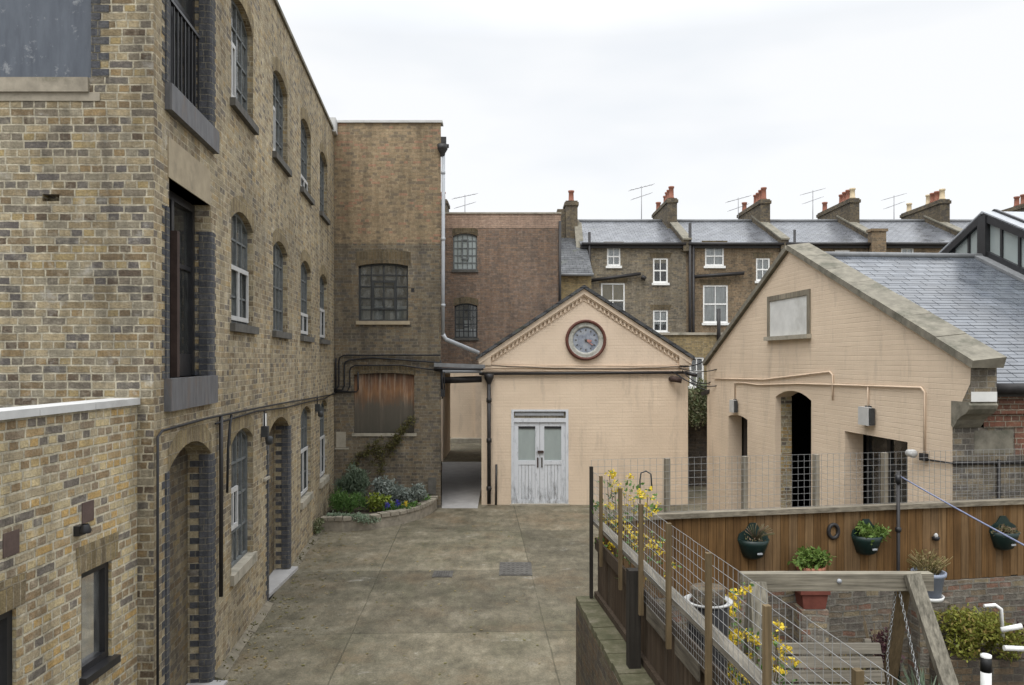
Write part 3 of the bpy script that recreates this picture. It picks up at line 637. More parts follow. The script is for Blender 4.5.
# loading doors of the two upper floors
def loading_door(z0, z1, rail):
    f = MB(); d = -.25
    f.fbox(FAC, .42, .50, z0, z1, d, d + .07); f.fbox(FAC, 1.77, 1.85, z0, z1, d, d + .07); f.fbox(FAC, .50, 1.77, z1 - .09, z1, d, d + .07); f.fbox(FAC, 1.05, 1.13, z0, z1 - .09, d, d + .07); f.fbox(FAC, .50, 1.77, z0, z0 + .25, d, d + .05)
    f.fbox(FAC, .50, 1.77, z0 + 1.2, z0 + 1.25, d + .003, d + .05)
    dr = f.build('door', 'frame_black', wh)
    MB().face([FAC(.5, z0 + .25, d + .02), FAC(1.77, z0 + .25, d + .02), FAC(1.77, z1 - .09, d + .02), FAC(.5, z1 - .09, d + .02)]).build('pane', 'glass', dr)
    r = MB()
    if rail:
        for k in range(11): r.fbox(FAC, .50 + k * .122, .516 + k * .122, z0 + .02, z0 + 1.0, -.112, -.096)
        r.fbox(FAC, .44, 1.73, z0 + 1.0, z0 + 1.035, -.125, -.085); r.fbox(FAC, .44, 1.73, z0 + .06, z0 + .085, -.12, -.088)
        r.build('balcony_railing', 'frame_black', wh)
    else:
        r.fbox(FAC, .98, 1.06, z0, z0 + 1.55, -.17, -.10); r.build('door_post', 'rust', wh)
loading_door(3.62, 5.60, False); loading_door(6.50, 9.0, True)
MB().fbox(FAC, .28, 1.90, 3.30, 3.62, -.25, .07).build('loading_sill', 'steelsill', wh)
MB().fbox(FAC, .30, 1.96, 6.24, 6.50, -.25, .07).build('loading_sill', 'steelsill', wh)
MB().fbox(FAC, .38, 1.80, 5.60, 6.0, -.25, .012).build('lintel', 'lintel', wh)
# boarded opening of the end wall
MB().fbox(FRT, .585, 2.9, 6.44, 8.9, -.09, -.05).build('board', 'blue_board', wh)
MB().fbox(FRT, .60, 3.0, 6.30, 6.435, -.05, .03).build('sill', 'stone', wh)
MB().fbox(FRT, .50, 3.2, 6.22, 6.30, -.05, .008).build('repair_mortar', 'stone', wh)
qq = MB()
for k in range(33):
    z = 6.45 + k * .075; qq.fbox(FRT, .587 - (.17 if k % 2 == 0 else .09), .583, z, z + .068, -.06, .005)
qq.build('quoin', 'blue', wh)
# conduits, cables, lamps of the facade
def pipe(fr, pts, r, mat, parent, name, n=8): return MB().tube([fr(*p) for p in pts], r, n).build(name, mat, parent)
pipe(FAC, [(.02, 0, .03), (.02, 3.08, .03), (.10, 3.13, .045), (1.5, 3.14, .045), (3.6, 3.11, .045), (6.0, 3.07, .045), (9.2, 3.0, .045), (12.7, 2.93, .045)], .013, 'cable', wh, 'conduit')
pipe(FAC, [(1.9, 3.05, .04), (4.0, 3.06, .04), (6.2, 2.98, .04), (8.8, 2.95, .04), (11.0, 2.90, .04), (12.75, 2.98, .04)], .012, 'cable', wh, 'cable')
pipe(FAC, [(2.12, 3.12, .045), (2.13, 2.4, .045), (2.12, .95, .045)], .026, 'pipe_black', wh, 'drainpipe')
pipe(FAC, [(2.62, 3.10, .04), (2.52, 3.0, .05), (2.42, 2.7, .05), (2.42, 2.15, .04)], .016, 'cable', wh, 'cable')
pipe(FAC, [(FL - .05, 2.95, .05), (FL - .04, 3.75, .05), (FL + .02, 3.85, .05)], .02, 'cable', wh, 'conduit')
for t, z in ((4.52, 2.66), (9.75, 2.70)):
    b = MB().fbox(FAC, t - .05, t + .05, z - .02, z + .14, .0, .10).lathe([(.03, -.13), (.055, -.11), (.06, -.02), (.03, 0)], FAC(t, z - .01, .11), 12).build('wall_lamp', 'metal_dark', wh)
    pipe(FAC, [(t, z + .14, .04), (t, 3.03, .04)], .012, 'cable', wh, 'cable')
MB().fbox(FAC, 4.60, 4.72, 2.70, 2.98, 0, .03).build('junction_box', 'white_paint', wh)
MB().fbox(FAC, 4.6, 4.95, 1.95, 1.99, 0, .04).build('bracket', 'concrete', wh)
# patches of kerb plants
# ================================================================== LOW BRICK BUILDING
LOW = Frame((-3.5, 7.295, 0), (-.03, -1, 0), (1, -.03, 0))
lo = thing('low_brick_outbuilding', 'low yellow brick outbuilding with pale flat coping and small black windows', 'building', (-3.5, 7.29, 0))
LW = [(.44, .90, 1.20, 2.05), (1.70, 2.2, 1.20, 2.03)]
MB().wall(LOW, [(0, 0), (6.5, 0), (6.5, 3.385), (0, 3.385)], [arch(a, b, c, d, 0) for a, b, c, d in LW], .14).build('wall', 'stock_low', lo)
MB().box(-9, -3.75, .8, 7.2, 3.1, 3.28).build('roof', 'lead', lo)
MB().fbox(LOW, 0, 6.5, 0, 3.1, -.9, -.88).build('inner_wall', 'dark_in', lo)
cp = MB()
for k in range(9): cp.fbox(LOW, .002 + k * .74, .735 + k * .74, 3.385, 3.445, -.24, .03)
cp.build('coping', 'lowcoping', lo)
for a, b, c, d in LW:
    ah = MB().face([LOW(a - .09, d, .004), LOW(b + .05, d, .004), LOW(b + .08, d + .225, .004), LOW(a - .11, d + .225, .004)])
    ah.build('arch_brickwork', 'archbrick', lo)
    f = MB(); e0, e1 = -.10, -.03
    for q in ((a, a + .055, c, d), (b - .055, b, c, d), (a + .055, b - .055, d - .055, d), (a + .055, b - .055, c, c + .06)): f.fbox(LOW, *q, e0, e1)
    wn = f.build('window', 'frame_black', lo)
    MB().face([LOW(a + .05, c + .05, -.08), LOW(b - .05, c + .05, -.08), LOW(b - .05, d - .05, -.08), LOW(a + .05, d - .05, -.08)]).build('pane', 'glass_dirty', wn)
    MB().fbox(LOW, a - .04, b + .03, c - .06, c + .002, -.03, .06).build('sill', 'frame_black', wn)
for t, z in ((.81, 2.54), (1.76, 2.50)): MB().fbox(LOW, t - .085, t + .085, z - .085, z + .085, -.03, .006).build('air_brick', 'tile_red', lo)
MB().fbox(LOW, .92, 1.01, 2.38, 2.46, 0, .05).lathe([(.045, -.02), (.05, 0), (.03, .05)], LOW(.965, 2.42, .07), 10).build('security_lamp', 'frame_black', lo)

# ================================================================== BRICK TOWER BLOCK
TOW = Frame((-4.575, 20.1, 0), (1, 0, 0), (0, -1, 0)); TW = 2.745; TZ = 9.90
SID = Frame((-1.83, 20.1, 0), (-.0956, .9954, 0), (.9954, .0956, 0))
tw = thing('brick_tower_block', 'tall narrow brick block, ochre above and sooty below, with one boarded opening', 'building', (-3.2, 20.1, 0))
wa, bl = arch(.62, 1.90, 4.80, 6.22, .07), arch(.50, 2.06, 1.92, 3.42, .05)
MB().wall(TOW, [(0, 0), (TW, 0), (TW, 6.80), (0, 6.80)], [wa, bl], .14).wall(SID, [(0, 0), (6.4, 0), (6.4, 6.8), (0, 6.8)]).build('wall', 'tower_low', tw)
MB().wall(TOW, [(0, 6.80), (TW, 6.80), (TW, TZ), (0, TZ)]).wall(SID, [(0, 6.8), (6.4, 6.8), (6.4, TZ), (0, TZ)]).build('upper_wall', 'tower_top', tw)
MB().prism([(-4.57, 20.12, TZ - .1), (-1.85, 20.12, TZ - .1), (-2.4, 26.4, TZ - .1), (-8, 26.4, TZ - .1)], (0, 0, .08)).build('roof', 'lead', tw)
MB().wall(Frame((-8, 22.5, 0), (1, 0, 0), (0, -1, 0)), [(0, 0), (5.8, 0), (5.8, TZ - .2), (0, TZ - .2)]).build('inner_wall', 'in_wall', tw)
MB().fbox(TOW, -.02, TW + .04, TZ, TZ + .06, -.3, .05).build('parapet_coping', 'lowcoping', tw)
grid_window(TOW, tw, .62, 1.90, 4.80, 6.22, .07, 4, 5, .12, 'metal_dark', bar=.035, pane='glass_grey', sill=('lintel', .05, .09, .06), backing=(4.85, 5.2, 'curtain'), casement=(.96, 1.58, 5.1, 5.85))
t2 = MB(); head(TOW, t2,   .58, 1.94, 6.22, .07, .36); t2.build('arch_brickwork', 'archdark', tw)
t2 = MB(); head(TOW, t2, .50, 2.06, 3.42, .05, .20); t2.build('lower_arch_brickwork', 'archdark', tw)
MB().prism([TOW(a, b, -.10) for a, b in arch(.505, 2.055, 1.925, 3.41, .05)], (0, -.03, 0)).build('board', 'plywood', tw, label='rust stained board closing the arched opening')
MB().fbox(TOW, .46, 2.12, 1.84, 1.92, -.10, .03).build('sill', 'concrete', tw)
for i, (za, rr) in enumerate(((3.92, .020), (3.80, .022), (3.66, .018))):
    x0 = .10 + i * .14
    pts = [(-.02, 3.05 - i * .03, .05), (x0 - .03, 3.06 - i * .03, .05), (x0 + .03, 3.14, .05), (x0 + .03, za - .14, .05), (x0 + .06, za - .05, .05), (x0 + .16, za, .05)]
    pts += [(1.0, za + (.06 if i == 1 else .0), .05), (1.7, za + .01, .05), (2.74, za - .07 * i, .06)]
    pipe(TOW, pts, rr, 'cable', tw, 'conduit')
pipe(TOW, [(.05, 2.98, .04), (.58, 2.98, .04), (.62, 3.05, .04), (.62, 3.5, .04)], .02, 'cable', tw, 'conduit')
MB().fbox(TOW, .05, .30, 1.55, 1.95, -.01, .006).fbox(TOW, .02, .38, 1.5, 1.54, 0, .01).build('stone_plaque', 'concrete', tw)
MB().fbox(TOW, 2.42, 2.62, .35, .78, 0, .05).build('meter_box', 'darksill', tw)
MB().fbox(TOW, 1.98, 2.06, 5.55, 5.65, -.02, .004).build('putlog_hole', 'frame_black', tw)
# pale downpipe with hopper, then the slanted length into the gutter of the clock building
dp = MB().tube([(-1.76, 20.02, 9.05), (-1.765, 20.02, 6), (-1.77, 20.02, 4.45)], .046, 10).tube([(-1.77, 20.02, 4.46), (-1.70, 20.08, 4.33), (-.86, 20.28, 3.98)], .055, 10)
for z in (8.6, 6.9, 5.2): dp.lathe([(.046, -.04), (.055, -.035), (.055, .035), (.046, .04)], (-1.764, 20.02, z), 12)
dp.build('downpipe', 'pipe_grey', tw)
MB().lathe([(.06, -.18), (.07, -.1), (.13, 0), (.14, .12), (.11, .12), (.1, .02), (.0, .0)], (-1.78, 20.02, 9.2), 14).box(-1.86, -1.62, 20.0, 20.08, 9.25, 9.33).fbox(SID, .0, .18, 9.2, 9.55, 0, .14).build('rainwater_hopper', 'pipe_black', tw)
pipe(TOW, [(2.74, 3.8, .03), (2.755, 3.4, .04), (2.76, 2.9, .03)], .018, 'cable', tw, 'cable')

# ================================================================== BROWN BRICK BUILDING
BRO = Frame((-2.6, 26.5, 0), (1, 0, 0), (0, -1, 0)); BW = 4.25; BZ = 8.76
br = thing('brown_brick_building', 'brown brick block with pale parapet and two gridded metal windows behind the clock gable', 'building', (-.5, 26.5, 0))
bx = lambda px: (px - 512) / F * 26.5 + 2.6
bz = lambda v: CAMZ + (360 - v) / F * 26.5
BWIN = [(bx(453), bx(477), bz(270), bz(236), .09), (bx(454.5), bx(477.5), bz(338), bz(306), .09)]
pass_hole = [(.18, .2), (1.62, .2), (1.62, 3.46), (.18, 3.46)]
MB().wall(BRO, [(0, 0), (BW, 0), (BW, bz(228)), (0, bz(228))], [arch(a, b, c, d, e) for a, b, c, d, e in BWIN] + [pass_hole], .16).wall(Frame((1.65, 26.5, 0), (0, 1, 0), (1, 0, 0)), [(0, 0), (6, 0), (6, BZ), (0, BZ)]).build('wall', 'brown', br)
MB().wall(BRO, [(0, bz(228)), (BW, bz(228)), (BW, BZ), (0, BZ)], (), 0, .006).build('parapet', 'brown_cap', br)
MB().fbox(BRO, -.02, BW + .02, BZ, BZ + .05, -.3, .04).build('parapet_coping', 'concrete', br)
MB().box(-2.6, 1.64, 26.7, 30.0, BZ - .4, BZ - .3).build('roof', 'lead', br)
MB().wall(Frame((-2.6, 30.0, 0), (1, 0, 0), (0, -1, 0)), [(0, 3.4), (4.2, 3.4), (4.2, BZ - .3), (0, BZ - .3)]).box(-2.6, 1.64, 26.7, 30, 3.46, 3.56).build('inner_wall', 'in_wall', br)
for i, (a, b, c, d, e) in enumerate(BWIN):
    grid_window(BRO, br, a, b, c, d, e, 5, 5, .10, 'metal_dark' if i else 'frame_grey', bar=.03, pane='glass' if i else 'lantern_glass', sill=('darksill', .04, .08, .05), backing=(c + .05, d if not i else c + .3, 'white_board' if not i else 'curtain'), casement=(a + .28, b - .28, c + .35, d - .1))
for a, b, c, d, e in BWIN: b2 = MB(); head(BRO, b2, a, b, d, e, .22); b2.build('arch_brickwork', 'archdark', br)
MB().fbox(BRO, bx(464), bx(470), bz(332), bz(320), -.25, -.24).build('notice', 'white_paint', br)
MB().box(-2.42, -2.36, 26.7, 29.9, .34, 3.46).box(-.98, -.92, 26.7, 29.9, .34, 3.46).build('passage_wall', 'peach', br)
pipe(BRO, [(BW - .03, 8.5, .07), (BW - .03, 4.0, .07)], .045, 'pipe_black', br, 'drainpipe')
# wall that closes the passage at the back
bw_ = thing('passage_end_wall', 'peach painted wall with a shallow pilaster at the end of the passage', 'wall', (-1.7, 33, 0))
MB().box(-5, 1.0, 33.0, 33.25, 0, 3.4).build('wall', 'peach', bw_)
MB().box(-1.55, -1.25, 32.88, 33.0, .3, 3.3).build('pilaster', 'peach_trim', bw_)
MB().box(-4, 1, 32.6, 33.0, .34, .52).build('plinth', 'concrete', bw_)

# canopy and pipes across the passage mouth
cn = thing('passage_canopy', 'dark flat canopy with grey front edge spanning the narrow passage', 'canopy', (-1.3, 20.3, 3.4))
MB().hexa([(-1.83, 20.25, 3.46), (-.78, 20.25, 3.46), (-.78, 24.0, 3.50), (-2.2, 24.0, 3.50), (-1.83, 20.25, 3.50), (-.78, 20.25, 3.50), (-.78, 24.0, 3.54), (-2.2, 24.0, 3.54)]).build('roof', 'lead', cn)
MB().beam((-2.0, 20.02, 3.68), (-.70, 20.15, 3.63), .06, .10).build('front_edge', 'lead', cn)
MB().tube([(-2.0, 19.98, 3.58), (-.74, 20.1, 3.56)], .03, 8).build('conduit', 'cable', cn)
MB().tube([(-1.84, 20.3, 3.27), (-.80, 20.45, 3.30)], .085, 12).build('waste_pipe', 'pipe_black', cn)
MB().tube([(-1.80, 20.06, 3.55), (-1.78, 20.04, 3.2), (-1.79, 20.05, 2.8)], .02, 6).tube([(-1.74, 20.06, 3.5), (-1.73, 20.04, 3.0)], .014, 6).build('cable', 'cable', cn)
MB().box(-1.83, -1.72, 20.02, 20.09, 2.86, 3.05).build('junction_box', 'frame_black', cn)

# ================================================================== CLOCK GABLE BUILDING
PEA = Frame((-.80, 20.5, 0), (1, 0, 0), (0, -1, 0)); PW = 5.42; PA = 2.68; PEV = 3.86; PAZ = 5.64
pb = thing('clock_gable_workshop', 'peach painted workshop with a round clock in its dentilled gable', 'building', (1.9, 20.5, 0))
DX0, DX1, DZ = .78, 2.28, 2.50
MB().wall(PEA, [(0, 0), (PW, 0), (PW, 3.62), (0, 3.62)], [[(DX0, .02), (DX1, .02), (DX1, DZ), (DX0, DZ)]], .10).wall(Frame((-.80, 20.5, 0), (0, 1, 0), (-1, 0, 0)), [(0, 0), (5.9, 0), (5.9, 3.9), (0, 3.9)]).wall(Frame((4.62, 20.5, 0), (0, 1, 0), (1, 0, 0)), [(0, 0), (5.9, 0), (5.9, 3.9), (0, 3.9)]).build('wall', 'peach', pb)
MB().wall(PEA, [(0, 3.62), (PW, 3.62), (PW, PEV), (PA, PAZ), (0, PEV)], (), 0, .012).build('gable', 'peach_lt', pb)
MB().fbox(PEA, -.02, PW + .02, 3.585, 3.64, 0, .05).fbox(PEA, -.02, PW + .02, 3.50, 3.53, 0, .03).build('string_course', 'peach_trim', pb)
# raking cornice with dentils
def rake(a, b, name):
    m = MB(); A = Vector((a[0], a[1], 0)); B = Vector((b[0], b[1], 0)); d = (B - A).normalized(); n = Vector((-d.y, d.x, 0)); n = n if n.y > 0 else -n
    def q(s0, s1, h0, h1, e0, e1):
        v_ = Vector((0, 1 / n.y, 0)); c = [A + d * s0 + v_ * h0, A + d * s1 + v_ * h0, A + d * s1 + v_ * h1, A + d * s0 + v_ * h1]
        m.hexa([PEA(p.x, p.y, e0) for p in c] + [PEA(p.x, p.y, e1) for p in c])
    Ln = (B - A).length
    q(-.02, Ln, -.115, .0, .012, .13); q(-.02, Ln, -.15, -.115, .012, .085); q(.25, Ln, -.255, -.235, .012, .03)
    k = .28
    while k < Ln - .12: q(k, k + .055, -.235, -.15, .012, .065); k += .125
    m.build(name, 'peach_trim', pb)
rake((-.05, PEV - .02), (PA, PAZ + .02), 'raking_cornice'); rake((PW + .05, PEV - .02), (PA, PAZ + .02), 'raking_cornice')
for s_, t in ((1, -.05), (-1, PW + .05)): MB().hexa([PEA(t, 3.66, 0), PEA(t + s_ * .30, 3.66, 0), PEA(t + s_ * .30, 3.66, .09), PEA(t, 3.66, .09), PEA(t - s_ * .06, 3.86, 0), PEA(t + s_ * .30, 3.92, 0), PEA(t + s_ * .30, 3.92, .13), PEA(t - s_ * .06, 3.86, .13)]).build('kneeler', 'peach_trim', pb)
rf = MB()
for s_, x0, x1 in ((1, -.14, PA), (-1, PW + .14, PA)):
    a0 = PEA(x0, PEV - .06, .20); a1 = PEA(x1, PAZ + .03, .20); up = Vector((0, 0, .09))
    b0 = a0 + Vector((0, 5.9, 0)); b1 = a1 + Vector((0, 5.9, 0))
    rf.hexa([a0, a1, b1, b0, a0 + up, a1 + up, b1 + up, b0 + up])
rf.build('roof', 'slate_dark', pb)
# gutter, downpipe, stub
g = MB().tube([PEA(-.06, 3.44, .07), PEA(PW - .02, 3.475, .07)], .036, 8).build('gutter', 'pipe_black', pb)
dpm = MB().tube([PEA(.20, 3.30, .13), PEA(.20, .05, .13)], .052, 10).lathe([(.05, -.22), (.07, -.16), (.12, -.05), (.13, .06), (.10, .06), (.0, 0)], PEA(.20, 3.38, .13), 12)
for z in (.45, 1.7, 2.75): dpm.lathe([(.052, -.06), (.068, -.05), (.068, .05), (.052, .06)], PEA(.20, z, .13), 12)
dpm.build('downpipe', 'pipe_black', pb)
MB().tube([PEA(.38, .02, .10), PEA(.39, 1.07, .06)], .028, 8).build('vent_pipe', 'pipe_black', pb)
MB().tube([PEA(4.98, 3.30, .0), PEA(4.98, 3.31, .20), PEA(5.20, 3.27, .26)], .075, 10).build('waste_pipe', 'rust', pb)
for zz, sg in ((3.73, .05), (3.57, .03), (3.68, .09)): MB().tube([p + Vector((R.uniform(-.01, .01), 0, R.uniform(-.012, .012))) for p in drape(PEA(.0, zz, .06), PEA(PW, zz - .04, .07), sg, 14)], .009, 6).build('cable', 'pipe_peach' if sg != .09 else 'cable', pb)
# the clock
CX = PEA((586 - 512) / F * 20.4 + .80, CAMZ + (360 - 340) / F * 20.4, .012); ax = (Vector((1, 0, 0)), Vector((0, 0, 1)), Vector((0, -1, 0)))
ck = MB().lathe([(.455, .0), (.455, .07), (.48, .105), (.52, .105), (.535, .06), (.535, 0)], CX, 48, ax).build('clock', 'maroon', pb, label='round weathered clock with dark red rim')
MB().lathe([(.33, .02), (.34, .05), (.38, .065), (.42, .045), (.457, .06)], CX, 48, ax).build('dial_rim', 'dialrim', ck)
MB().lathe([(.0, .022), (.335, .022)], CX, 48, ax).build('dial', 'dial', ck)
tk = MB()
for k in range(12):
    a = k * math.pi / 6; d = ax[0] * math.sin(a) + ax[1] * math.cos(a); tk.beam(CX + d * .235 + ax[2] * .025, CX + d * .285 + ax[2] * .025, .030, .006, ax[2])
tk.build('hour_marks', 'iron', ck)
hn = MB()
for a, l, ww in ((math.radians(100), .15, .05), (math.radians(126), .22, .022)):
    d = ax[0] * math.sin(a) + ax[1] * math.cos(a); hn.beam(CX - d * .03 + ax[2] * (.034 if l < .2 else .045), CX + d * l + ax[2] * (.034 if l < .2 else .045), ww, .008, ax[2])
hn.build('hands', 'red_hand', ck)
MB().lathe([(.035, .03), (.035, .055), (0, .055)], CX, 14, ax).build('hub', 'iron', ck)
# double doors
fr = MB(); 
for q in ((DX0, DX0 + .07, .02, DZ), (DX1 - .07, DX1, .02, DZ), (DX0 + .07, DX1 - .07, DZ - .05, DZ), (DX0 + .07, DX1 - .07, 2.17, 2.27)): fr.fbox(PEA, *q, -.09, .02)
fr.build('door_frame', 'peeling', pb)
tr = MB().fbox(PEA, DX0 + .07, DX1 - .07, 2.27, DZ - .05, -.06, -.05).build('transom', 'post_grey', pb)
MB().fbox(PEA, DX0 + .10, DX1 - .12, 2.34, 2.42, -.05, -.02).build('transom_pane', 'pipe_grey', tr)
mid = (DX0 + DX1) / 2
for a, b, hs in ((DX0 + .072, mid - .004, 1), (mid + .004, DX1 - .072, -1)):
    m = MB(); d0, d1 = -.07, -.02; wst = .115
    for q in ((a, a + wst, .03, 2.165), (b - wst, b, .03, 2.165), (a + wst, b - wst, 2.06, 2.165), (a + wst, b - wst, 1.05, 1.16), (a + wst, b - wst, .03, .14)): m.fbox(PEA, *q, d0, d1)
    bd = (b - a - 2 * wst) / 5
    for k in range(5): m.fbox(PEA, a + wst + k * bd + .004, a + wst + (k + 1) * bd - .004, .14, 1.05, d0 + .01, d1 - .013)
    dr = m.build('door', 'peeling', pb)
    MB().fbox(PEA, a + wst, b - wst, 1.16, 2.06, d0 + .015, d0 + .022).build('pane', plain('frosted_pane', (.30, .34, .33), .35, .08, 3, src='Object', stretch=(2, 2, .6)) if 'frosted' not in M else M['frosted'], dr)
    MB().fbox(PEA, a + wst, b - wst, 2.0, 2.06, d0 + .03, d0 + .045).build('shade', 'frame_black', dr)
    hx = b - .05 if hs > 0 else a + .05
    MB().fbox(PEA, hx - .02, hx + .02, .98, 1.24, d1, d1 + .02).build('handle', 'iron' if hs < 0 else 'rust', dr)
MB().fbox(PEA, mid - .06, mid + .10, 1.36, 1.42, -.02, .02).build('padlock_hasp', 'rust', pb)
MB().fbox(PEA, DX0 - .03, DX1 + .03, .0, .03, -.1, .10).build('threshold', 'concrete', pb)

# ================================================================== GABLED HALL ON THE RIGHT
GAB = Frame((4.87, 19.5, 0), (.0916, -.9958, 0), (-.9958, -.0916, 0))
GB = thing('gabled_hall', 'peach painted gabled hall with tall dark doorways and a glazed lantern on its slate roof', 'building', (5.3, 14.9, 0))
GE = 9.38; GAP = 4.62; RZ = 5.88                       # near end of the wall, apex position, apex height below the coping
D1 = arch(1.45, 2.57, 0, 2.50, .07); D2 = arch(4.00, 5.50, 0, 3.07, .15); D3 = [(6.66, 0), (8.40, 0), (8.40, 2.63), (6.66, 2.63)]
gw = MB().wall(GAB, [(0, 0), (GE, 0), (GE, 2.98), (GE + .34, 3.5), (GE + .36, 3.73), (GAP, RZ), (-.05, 3.66), (0, 3.3)], [D1, D2, D3], .32)
gw.wall(Frame((4.87, 19.5, 0), (.9958, .0916, 0), (0, 1, 0)), [(0, 0), (12, 0), (12, 3.6), (0, 3.6)])
gw.build('wall', 'peach', GB)
FLK = Frame(GAB(GE, 0), (.9958, .0916, 0), (.0916, -.9958, 0))
MB().wall(FLK, [(0, 0), (12, 0), (12, 2.92), (0, 2.92)]).build('flank_wall', 'flank', GB)
MB().wall(FLK, [(.42, 2.92), (12, 2.92), (12, 3.40), (.42, 3.40)], (), 0, .02).fbox(FLK, .40, 12, 3.10, 3.16, 0, .06).fbox(FLK, .40, 12, 3.22, 3.27, 0, .045).fbox(FLK, .86, 1.02, 2.55, 2.92, -.02, .008).build('brick_cornice', 'redbrick', GB)
MB().fbox(FLK, .30, .84, 2.58, 2.88, -.02, .004).build('render_patch', 'coping', GB)
# inside: dark lining, brick pier, floor
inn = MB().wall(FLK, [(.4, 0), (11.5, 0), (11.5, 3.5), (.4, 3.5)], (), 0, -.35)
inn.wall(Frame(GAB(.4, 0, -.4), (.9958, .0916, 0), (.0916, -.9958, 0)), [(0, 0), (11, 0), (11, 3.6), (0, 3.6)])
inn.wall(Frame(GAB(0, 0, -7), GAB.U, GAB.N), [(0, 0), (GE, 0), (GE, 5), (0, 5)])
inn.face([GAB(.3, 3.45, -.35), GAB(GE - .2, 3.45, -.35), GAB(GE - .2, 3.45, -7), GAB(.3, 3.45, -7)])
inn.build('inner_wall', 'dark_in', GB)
MB().fbox(GAB, 3.97, 4.006, 0, 3.06, -.33, -.11).build('bare_brick_reveal', 'stock_low', GB)
db = MB()
for k in range(10): db.fbox(GAB, 4.5 + k * .1, 4.52 + k * .1, 0, 2.9, -.50, -.48)
db.build('door_grille', 'frame_black', GB)
f = MB()
for q in ((6.68, 6.76, 0, 2.6), (7.28, 7.38, 0, 2.6), (7.85, 7.95, 0, 2.6), (6.76, 8.4, 2.1, 2.16), (8.3, 8.38, 0, 2.6)): f.fbox(GAB, *q, -.42, -.36)
gd = f.build('glazed_door', 'frame_black', GB)
MB().face([GAB(6.7, .05, -.39), GAB(8.38, .05, -.39), GAB(8.38, 2.6, -.39), GAB(6.7, 2.6, -.39)]).build('pane', 'glass', gd)
MB().fbox(GAB, 1.5, 2.5, 0, 2.5, -.42, -.34).build('door', 'frame_black', GB)
# gable panel window
f = MB(); a, b, c, d = 3.66, 5.48, 4.27, 5.08
for q in ((a, a + .10, c, d), (b - .10, b, c, d), (a + .10, b - .10, d - .10, d)): f.fbox(GAB, *q, -.03, .03)
pw = f.build('gable_panel', 'post_grey', GB)
MB().fbox(GAB, a + .10, b - .10, c, d - .10, -.02, .012).build('board', 'white_board', pw)
MB().fbox(GAB, a - .03, b + .03, c - .08, c - .002, -.02, .09).build('sill', 'concrete', pw)
# coping stones along both rakes
def coping_run(s0, z0, s1, z1, n):
    m = MB(); A = Vector((s0, z0, 0)); B = Vector((s1, z1, 0)); dd = (B - A) / n; nn = Vector((-dd.y, dd.x, 0)).normalized(); nn = nn if nn.y > 0 else -nn
    for k in range(n):
        p, q = A + dd * (k + .004), A + dd * (k + .996); j = R.uniform(-.006, .006)
        h0, h1 = 0, .10 + j
        m.hexa([GAB(p.x, p.y, .07), GAB(q.x, q.y, .07), GAB(q.x, q.y, -.36), GAB(p.x, p.y, -.36)] + [GAB((p + nn * h1).x, (p + nn * h1).y, .07), GAB((q + nn * h1).x, (q + nn * h1).y, .07), GAB((q + nn * (h1 + .05)).x, (q + nn * (h1 + .05)).y, -.36), GAB((p + nn * (h1 + .05)).x, (p + nn * (h1 + .05)).y, -.36)])
    return m.build('coping', 'coping', GB)
coping_run(-.12, 3.66, GAP, RZ + .02, 6); coping_run(GE + .46, 3.70, GAP, RZ + .02, 7)
# kneeler at the near end: corbelled stone, brick block above it
k = MB(); og = [(0, 2.95), (.03, 2.92), (.08, 2.97), (.12, 3.03), (.19, 3.08), (.28, 3.12), (.34, 3.18), (.36, 3.23), (.33, 3.27), (0, 3.27)]
k.prism([GAB(GE + u, v, .018) for u, v in og], GAB.N * -.38)
k.build('kneeler', 'coping', GB)
MB().fbox(GAB, GE + .002, GE + .35, 3.27, 3.74, -.35, -.002).build('kneeler_brickwork', 'flank', GB)
MB().fbox(GAB, GE + .345, GE + .354, 3.275, 3.40, -.352, -.006).build('whitewash_patch', 'white_board', GB)
# slate roof: near and far slopes, gutter
perp = Vector((.9958, .0916, 0))
def gp(s, z, dx): return GAB(s, z) + perp * dx
ZR = 5.80; ZN = 3.50
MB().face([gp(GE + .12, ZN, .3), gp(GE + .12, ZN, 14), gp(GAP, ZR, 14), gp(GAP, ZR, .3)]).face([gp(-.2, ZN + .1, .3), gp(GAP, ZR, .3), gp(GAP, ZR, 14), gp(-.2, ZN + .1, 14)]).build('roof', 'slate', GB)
MB().tube([gp(GAP, ZR + .02, .4), gp(GAP, ZR + .02, 4.1)], .06, 8).build('ridge', 'lead', GB)
MB().tube([gp(GE + .16, ZN - .07, .44), gp(GE + .16, ZN - .07, 14)], .075, 10).fbox(FLK, .44, 12, 3.32, 3.42, 0, .05).build('gutter', 'pipe_black', GB)
# glazed lantern: a raised length of roof with a glass gable
DX = 3.98; LZ = .80
ln = MB(); sl_ = (ZR - ZN) / (GE + .12 - GAP)
def lp(s, up, dx=DX): return gp(s, ZR - abs(s - GAP) * sl_ + up, dx)
def lbar(p, q, wd, hh): ln.beam(p, q, wd, hh)
S0, S1 = GAP - 2.75, GE - .4
for s in (S0, S1): lbar(lp(GAP, LZ), lp(s, LZ), .16, .15); lbar(lp(GAP, .08), lp(s, .08), .14, .15)
lbar(lp(GAP, 0), lp(GAP, LZ), .18, .26)
for k in range(1, 9):
    s = GAP + k * .46
    if s < S1: lbar(lp(s, .1), lp(s, LZ - .05), .06, .06)
for k in range(1, 6):
    s = GAP - k * .46
    if s > S0: lbar(lp(s, .1), lp(s, LZ - .05), .06, .06)
lt = ln.build('lantern', 'frame_black', GB)
MB().face([lp(GAP, .05), lp(S1, .05), lp(S1, LZ), lp(GAP, LZ)]).face([lp(GAP, .05), lp(S0, .05), lp(S0, LZ), lp(GAP, LZ)]).build('pane', 'lantern_glass', lt)
lr = MB()
